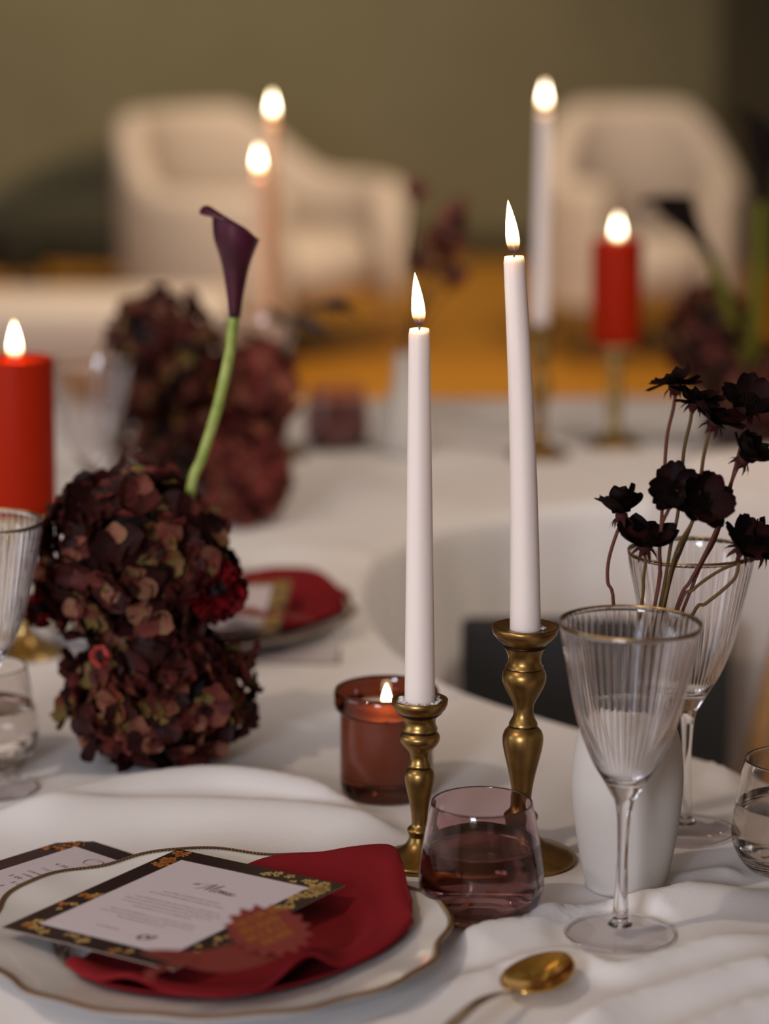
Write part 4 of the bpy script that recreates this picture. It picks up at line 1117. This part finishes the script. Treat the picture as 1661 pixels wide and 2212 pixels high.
# near menu, resting on the napkin
mt_, mr_, ml_ = ground(385, 1834, .030), ground(745, 1911, .034), ground(-12, 1998, .026)
t, w, h = card('menu_card', 'dark-bordered menu card with orange flowers lying on the near napkin', mt_, mr_, ml_)
rnd = random.Random(4)
strokes(t, script_menu(.0092, 0, h/2-.058), .00042, M['ink'])
rows = []
y = h/2-.074
for wd in (.050, .064, 0, .072, .080, .076, .050, 0, .070, .078, .040):
    if wd: rows.append((0, y, wd, .0017))
    y -= .0052
body_lines(t, rows, M['ink_soft'], 3)
body_lines(t, [(-.012, -h/2+.034, .020, .0018)], M['ink_soft'], 5)
strokes(t, [[(.016, -h/2+.030), (.020, -h/2+.037), (.024, -h/2+.031), (.020, -h/2+.028), (.017, -h/2+.034)], [(.022, -h/2+.035), (.027, -h/2+.038), (.026, -h/2+.031)]], .0008, M['ink'])
org, gold = [], []
for i in range(16): org.append((-w/2+.008+rnd.uniform(-.004, .005), h/2-.008-rnd.uniform(-.004, .030), rnd.uniform(.003, .0055)))
for i in range(26): gold.append((w/2-.009+rnd.uniform(-.006, .006), h/2-.006-rnd.uniform(-.002, .055), rnd.uniform(.003, .006)))
for i in range(10): gold.append((w/2-.010-rnd.uniform(0, .05), h/2-.009+rnd.uniform(-.005, .005), rnd.uniform(.0025, .0045)))
for i in range(13): (org if i % 2 else gold).append((-w/2+.009+rnd.uniform(-.005, .006), -h/2+.006+rnd.uniform(-.002, .075), rnd.uniform(.0025, .005)))
for i in range(14): (gold if i % 3 else org).append((-w/2+rnd.uniform(.0, .9)*w*.8+.01, -h/2+.008+rnd.uniform(-.004, .006), rnd.uniform(.0025, .0045)))
for i in range(6): gold.append((w/2-.009+rnd.uniform(-.005, .005), -rnd.uniform(.0, .06), rnd.uniform(.002, .004)))
blossoms(t, org, M['print_orange'], 9); blossoms(t, gold, M['print_gold'], 10)
menu_t = t
# order-of-the-day card, half under the plate
a_, b_ = ground(168, 1806, .002), ground(290, 1846, .002)
u = (b_-a_).normalized(); dl = (ground(-8, 1856, .002)-a_).normalized(); dl = (dl-u*dl.dot(u)).normalized()
t, w, h = card('timetable_card', 'dark-bordered timetable card half under the near plate at the left', a_, a_+u*.135, a_+dl*.18)
inv = t.matrix_world.inverted()
def on_card(px, py): q = inv @ ground(px, py, .002); return q.x, q.y
tx, ty = on_card(168, 1862)
strokes(t, [[(tx+.010+x*.010, ty+y*.010) for x, y in P] for P in ([(.6, 1.1), (-.2, 1.2), (-.7, .7), (-.5, .1), (.3, .0), (.8, .6), (.5, 1.15), (.0, .9)], [(1.1, .1), (1.3, .6), (1.2, .1), (1.6, .5)], [(2.0, 1.3), (1.8, .6), (1.9, .0), (2.2, .3)])], .0004, M['ink'])
for s_, px, py, sz, ml in (('4:30 PM', 116, 1868, .0058, 'ink'), ('THE', 84, 1877, .0050, 'ink_soft'), ('5:00 -', 17, 1892, .0058, 'ink'), ('5:15', 21, 1907, .0058, 'ink'), ('6', -3, 1914, .0058, 'ink')):
    lx, ly = on_card(px, py); text(t, s_, lx, ly, sz, M[ml], 'LEFT', 0.1, 1.25)
lx, ly = on_card(56, 1882); lx2, ly2 = on_card(44, 1889)
body_lines(t, [(lx+.018, ly, .034, .0032), (lx2+.018, ly2, .034, .0032)], M['ink_soft'], 12)
org = [(-w/2+.010+rnd.uniform(-.005, .005), h/2-.008-rnd.uniform(-.003, .026), rnd.uniform(.003, .005)) for _ in range(12)]
blossoms(t, org, M['print_orange'], 14)
# far menu
t, w, h = card('menu_card', 'gold-bordered menu card on the far place setting', ground(355, 1262, .040), ground(632, 1252, .046), ground(400, 1370, .032))
blossoms(t, [(w/2-.009+rnd.uniform(-.006, .006), rnd.uniform(-h/2, h/2), rnd.uniform(.004, .007)) for _ in range(46)], M['print_gold'], 17)
blossoms(t, [(rnd.uniform(-w/2, w/2), h/2-.008+rnd.uniform(-.005, .005), rnd.uniform(.004, .006)) for _ in range(24)], M['print_orange'], 18)
far_menu = t
q = ground(800, 1424, .001); q2 = ground(735, 1400, .001)
t, w, h = card('timetable_card', 'pale card lying under the rim of the far plate', q2+Vector((-.26, .0, 0)), q2, q2+Vector((-.245, -.055, 0)), margin=.002)

# rust-red cut paper place cards: a serrated blossom with a forked tail
def place_card(label, origin, ux, uy, k, gold=True):
    n = ux.cross(uy).normalized()
    t = thing('paper_place_card', label, 'place card')
    t.matrix_world = Matrix(((ux.x, uy.x, n.x, origin.x), (ux.y, uy.y, n.y, origin.y), (ux.z, uy.z, n.z, origin.z), (0, 0, 0, 1)))
    def slab(name, poly, zf, th=.0006):
        N = len(poly); vs = [Vector((x*k, y*k, zf(x, y)*k+dz)) for dz in (0, th) for x, y in poly]
        fs = [tuple(range(N-1, -1, -1)), tuple(range(N, 2*N))] + [(i, (i+1) % N, N+(i+1) % N, N+i) for i in range(N)]
        return mesh_obj(name, vs, fs, M['rust_paper'], t, False)
    poly = []
    for i in range(32):
        a = 2*pi*i/32; r = 1.0 if i % 2 == 0 else .80
        poly.append((1.15+r*1.12*cos(a), r*.98*sin(a)))
    slab('blossom', poly, lambda x, y: .08+.12*x)
    body = spline([(.9, -.75, 0), (.2, -.85, 0), (-.8, -.70, 0), (-1.5, -.25, 0), (-2.3, .62, 0), (-1.9, .62, 0), (-1.3, .42, 0), (-.9, .20, 0), (-.2, .10, 0), (.4, .05, 0)], 3)
    slab('stalk', [(p.x, p.y) for p in body], lambda x, y: .05+.03*x+.10*(x < -1.2)*(-x-1.2))
    tail = spline([(-1.2, .02, 0), (-1.9, .02, 0), (-2.6, .10, 0), (-2.9, -.12, 0), (-2.7, -.30, 0), (-2.55, -.10, 0), (-2.0, -.10, 0), (-1.2, -.14, 0)], 3)
    slab('tail', [(p.x, p.y) for p in tail], lambda x, y: .06)
    if gold:
        P = []
        for r_, (xs, ys) in enumerate(((.55, .40), (.45, .12), (.40, -.16), (.62, -.44))):
            x = xs; pl = []
            while x < 1.95-.15*r_:
                pl += [(x, ys), (x+.05, ys+.22), (x+.11, ys+.02)]; x += random.choice((.11, .13, .2))
            P.append([(a*k, b_*k) for a, b_ in pl])
        o = strokes(t, P, .00026, M['gold_ink'], 'gold_script', .08*k)
        for v in o.data.vertices: v.co.z = (.08+.12*v.co.x/k)*k+.0009
    return t
o1 = ground(500, 2050, .048); e1 = ground(650, 2004, .044)
ux = (e1-o1).normalized(); uy = Vector((-.30, .85, .22)); uy = (uy-ux*uy.dot(ux)).normalized()
place_card('rust-red cut paper blossom with gold script lying on the near menu and napkin', o1, ux, uy, .027)
o2 = ground(560, 1318, .052); ux = Vector((-.9, .42, .05)).normalized(); uy = Vector((.3, .95, 0)); uy = (uy-ux*uy.dot(ux)).normalized()
place_card('rust-red cut paper shape lying on the far menu', o2, ux, uy, .020, False)

# ------------------------------------------------------------------ spoon
sc_ = ground(1165, 2122, .006); tipd = (ground(1230, 2062, .006)-ground(1095, 2162, .006)); ang = math.atan2(tipd.y, tipd.x)
t = thing('gold_spoon', 'gold spoon lying on the gathered cloth before the ribbed wine glass', 'spoon', (sc_.x, sc_.y, TZ+.002), (0, 0, ang)); foot(sc_, .01)
verts, faces = [], []; nu, nv = 20, 24
Lb, Wb, Db = .034, .0215, .0095
rings = []
for i in range(nu+1):
    r = i/nu; ring = []
    for k in range(nv):
        a = 2*pi*k/nv
        x = Lb*r*cos(a); y = Wb*r*sin(a)*(1-.12*cos(a)); z = .0015+Db*(r**2)*.95 + .0015*cos(a)*r
        ring.append(len(verts)); verts.append((x, y, z))
    rings.append(ring)
for A, B in zip(rings[:-1], rings[1:]):
    for k in range(nv): faces.append((A[k], A[(k+1) % nv], B[(k+1) % nv], B[k]))
o = mesh_obj('bowl', verts, faces, M['spoon'], t); so = o.modifiers.new('thickness', 'SOLIDIFY'); so.thickness = .0016; so.offset = -1
hp = spline([(-.0325, 0, .0098), (-.042, 0, .0115), (-.060, .001, .0165), (-.090, .001, .020), (-.130, 0, .017), (-.165, 0, .009)], 6)
verts, faces = [], []
for i, p in enumerate(hp):
    u = i/(len(hp)-1); wd = .0042-.0016*sin(pi*min(u*2.2, 1))+.004*max(u-.6, 0)
    for (dy, dz) in ((-1, 0), (-.6, .9), (.6, .9), (1, 0), (.6, -.9), (-.6, -.9)): verts.append((p.x, p.y+dy*wd, p.z+dz*.0011))
n = len(hp)
for i in range(n-1):
    for k in range(6): faces.append((i*6+k, i*6+(k+1) % 6, (i+1)*6+(k+1) % 6, (i+1)*6+k))
faces += [tuple(range(6)), tuple(range((n-1)*6, n*6))]
mesh_obj('handle', verts, faces, M['spoon_pale'], t)

cl = build_cloth()
tag(cl, 'floor-length white cloth over the crescent table, gathered in folds around the near plate', 'tablecloth')
bpy.context.view_layer.update()
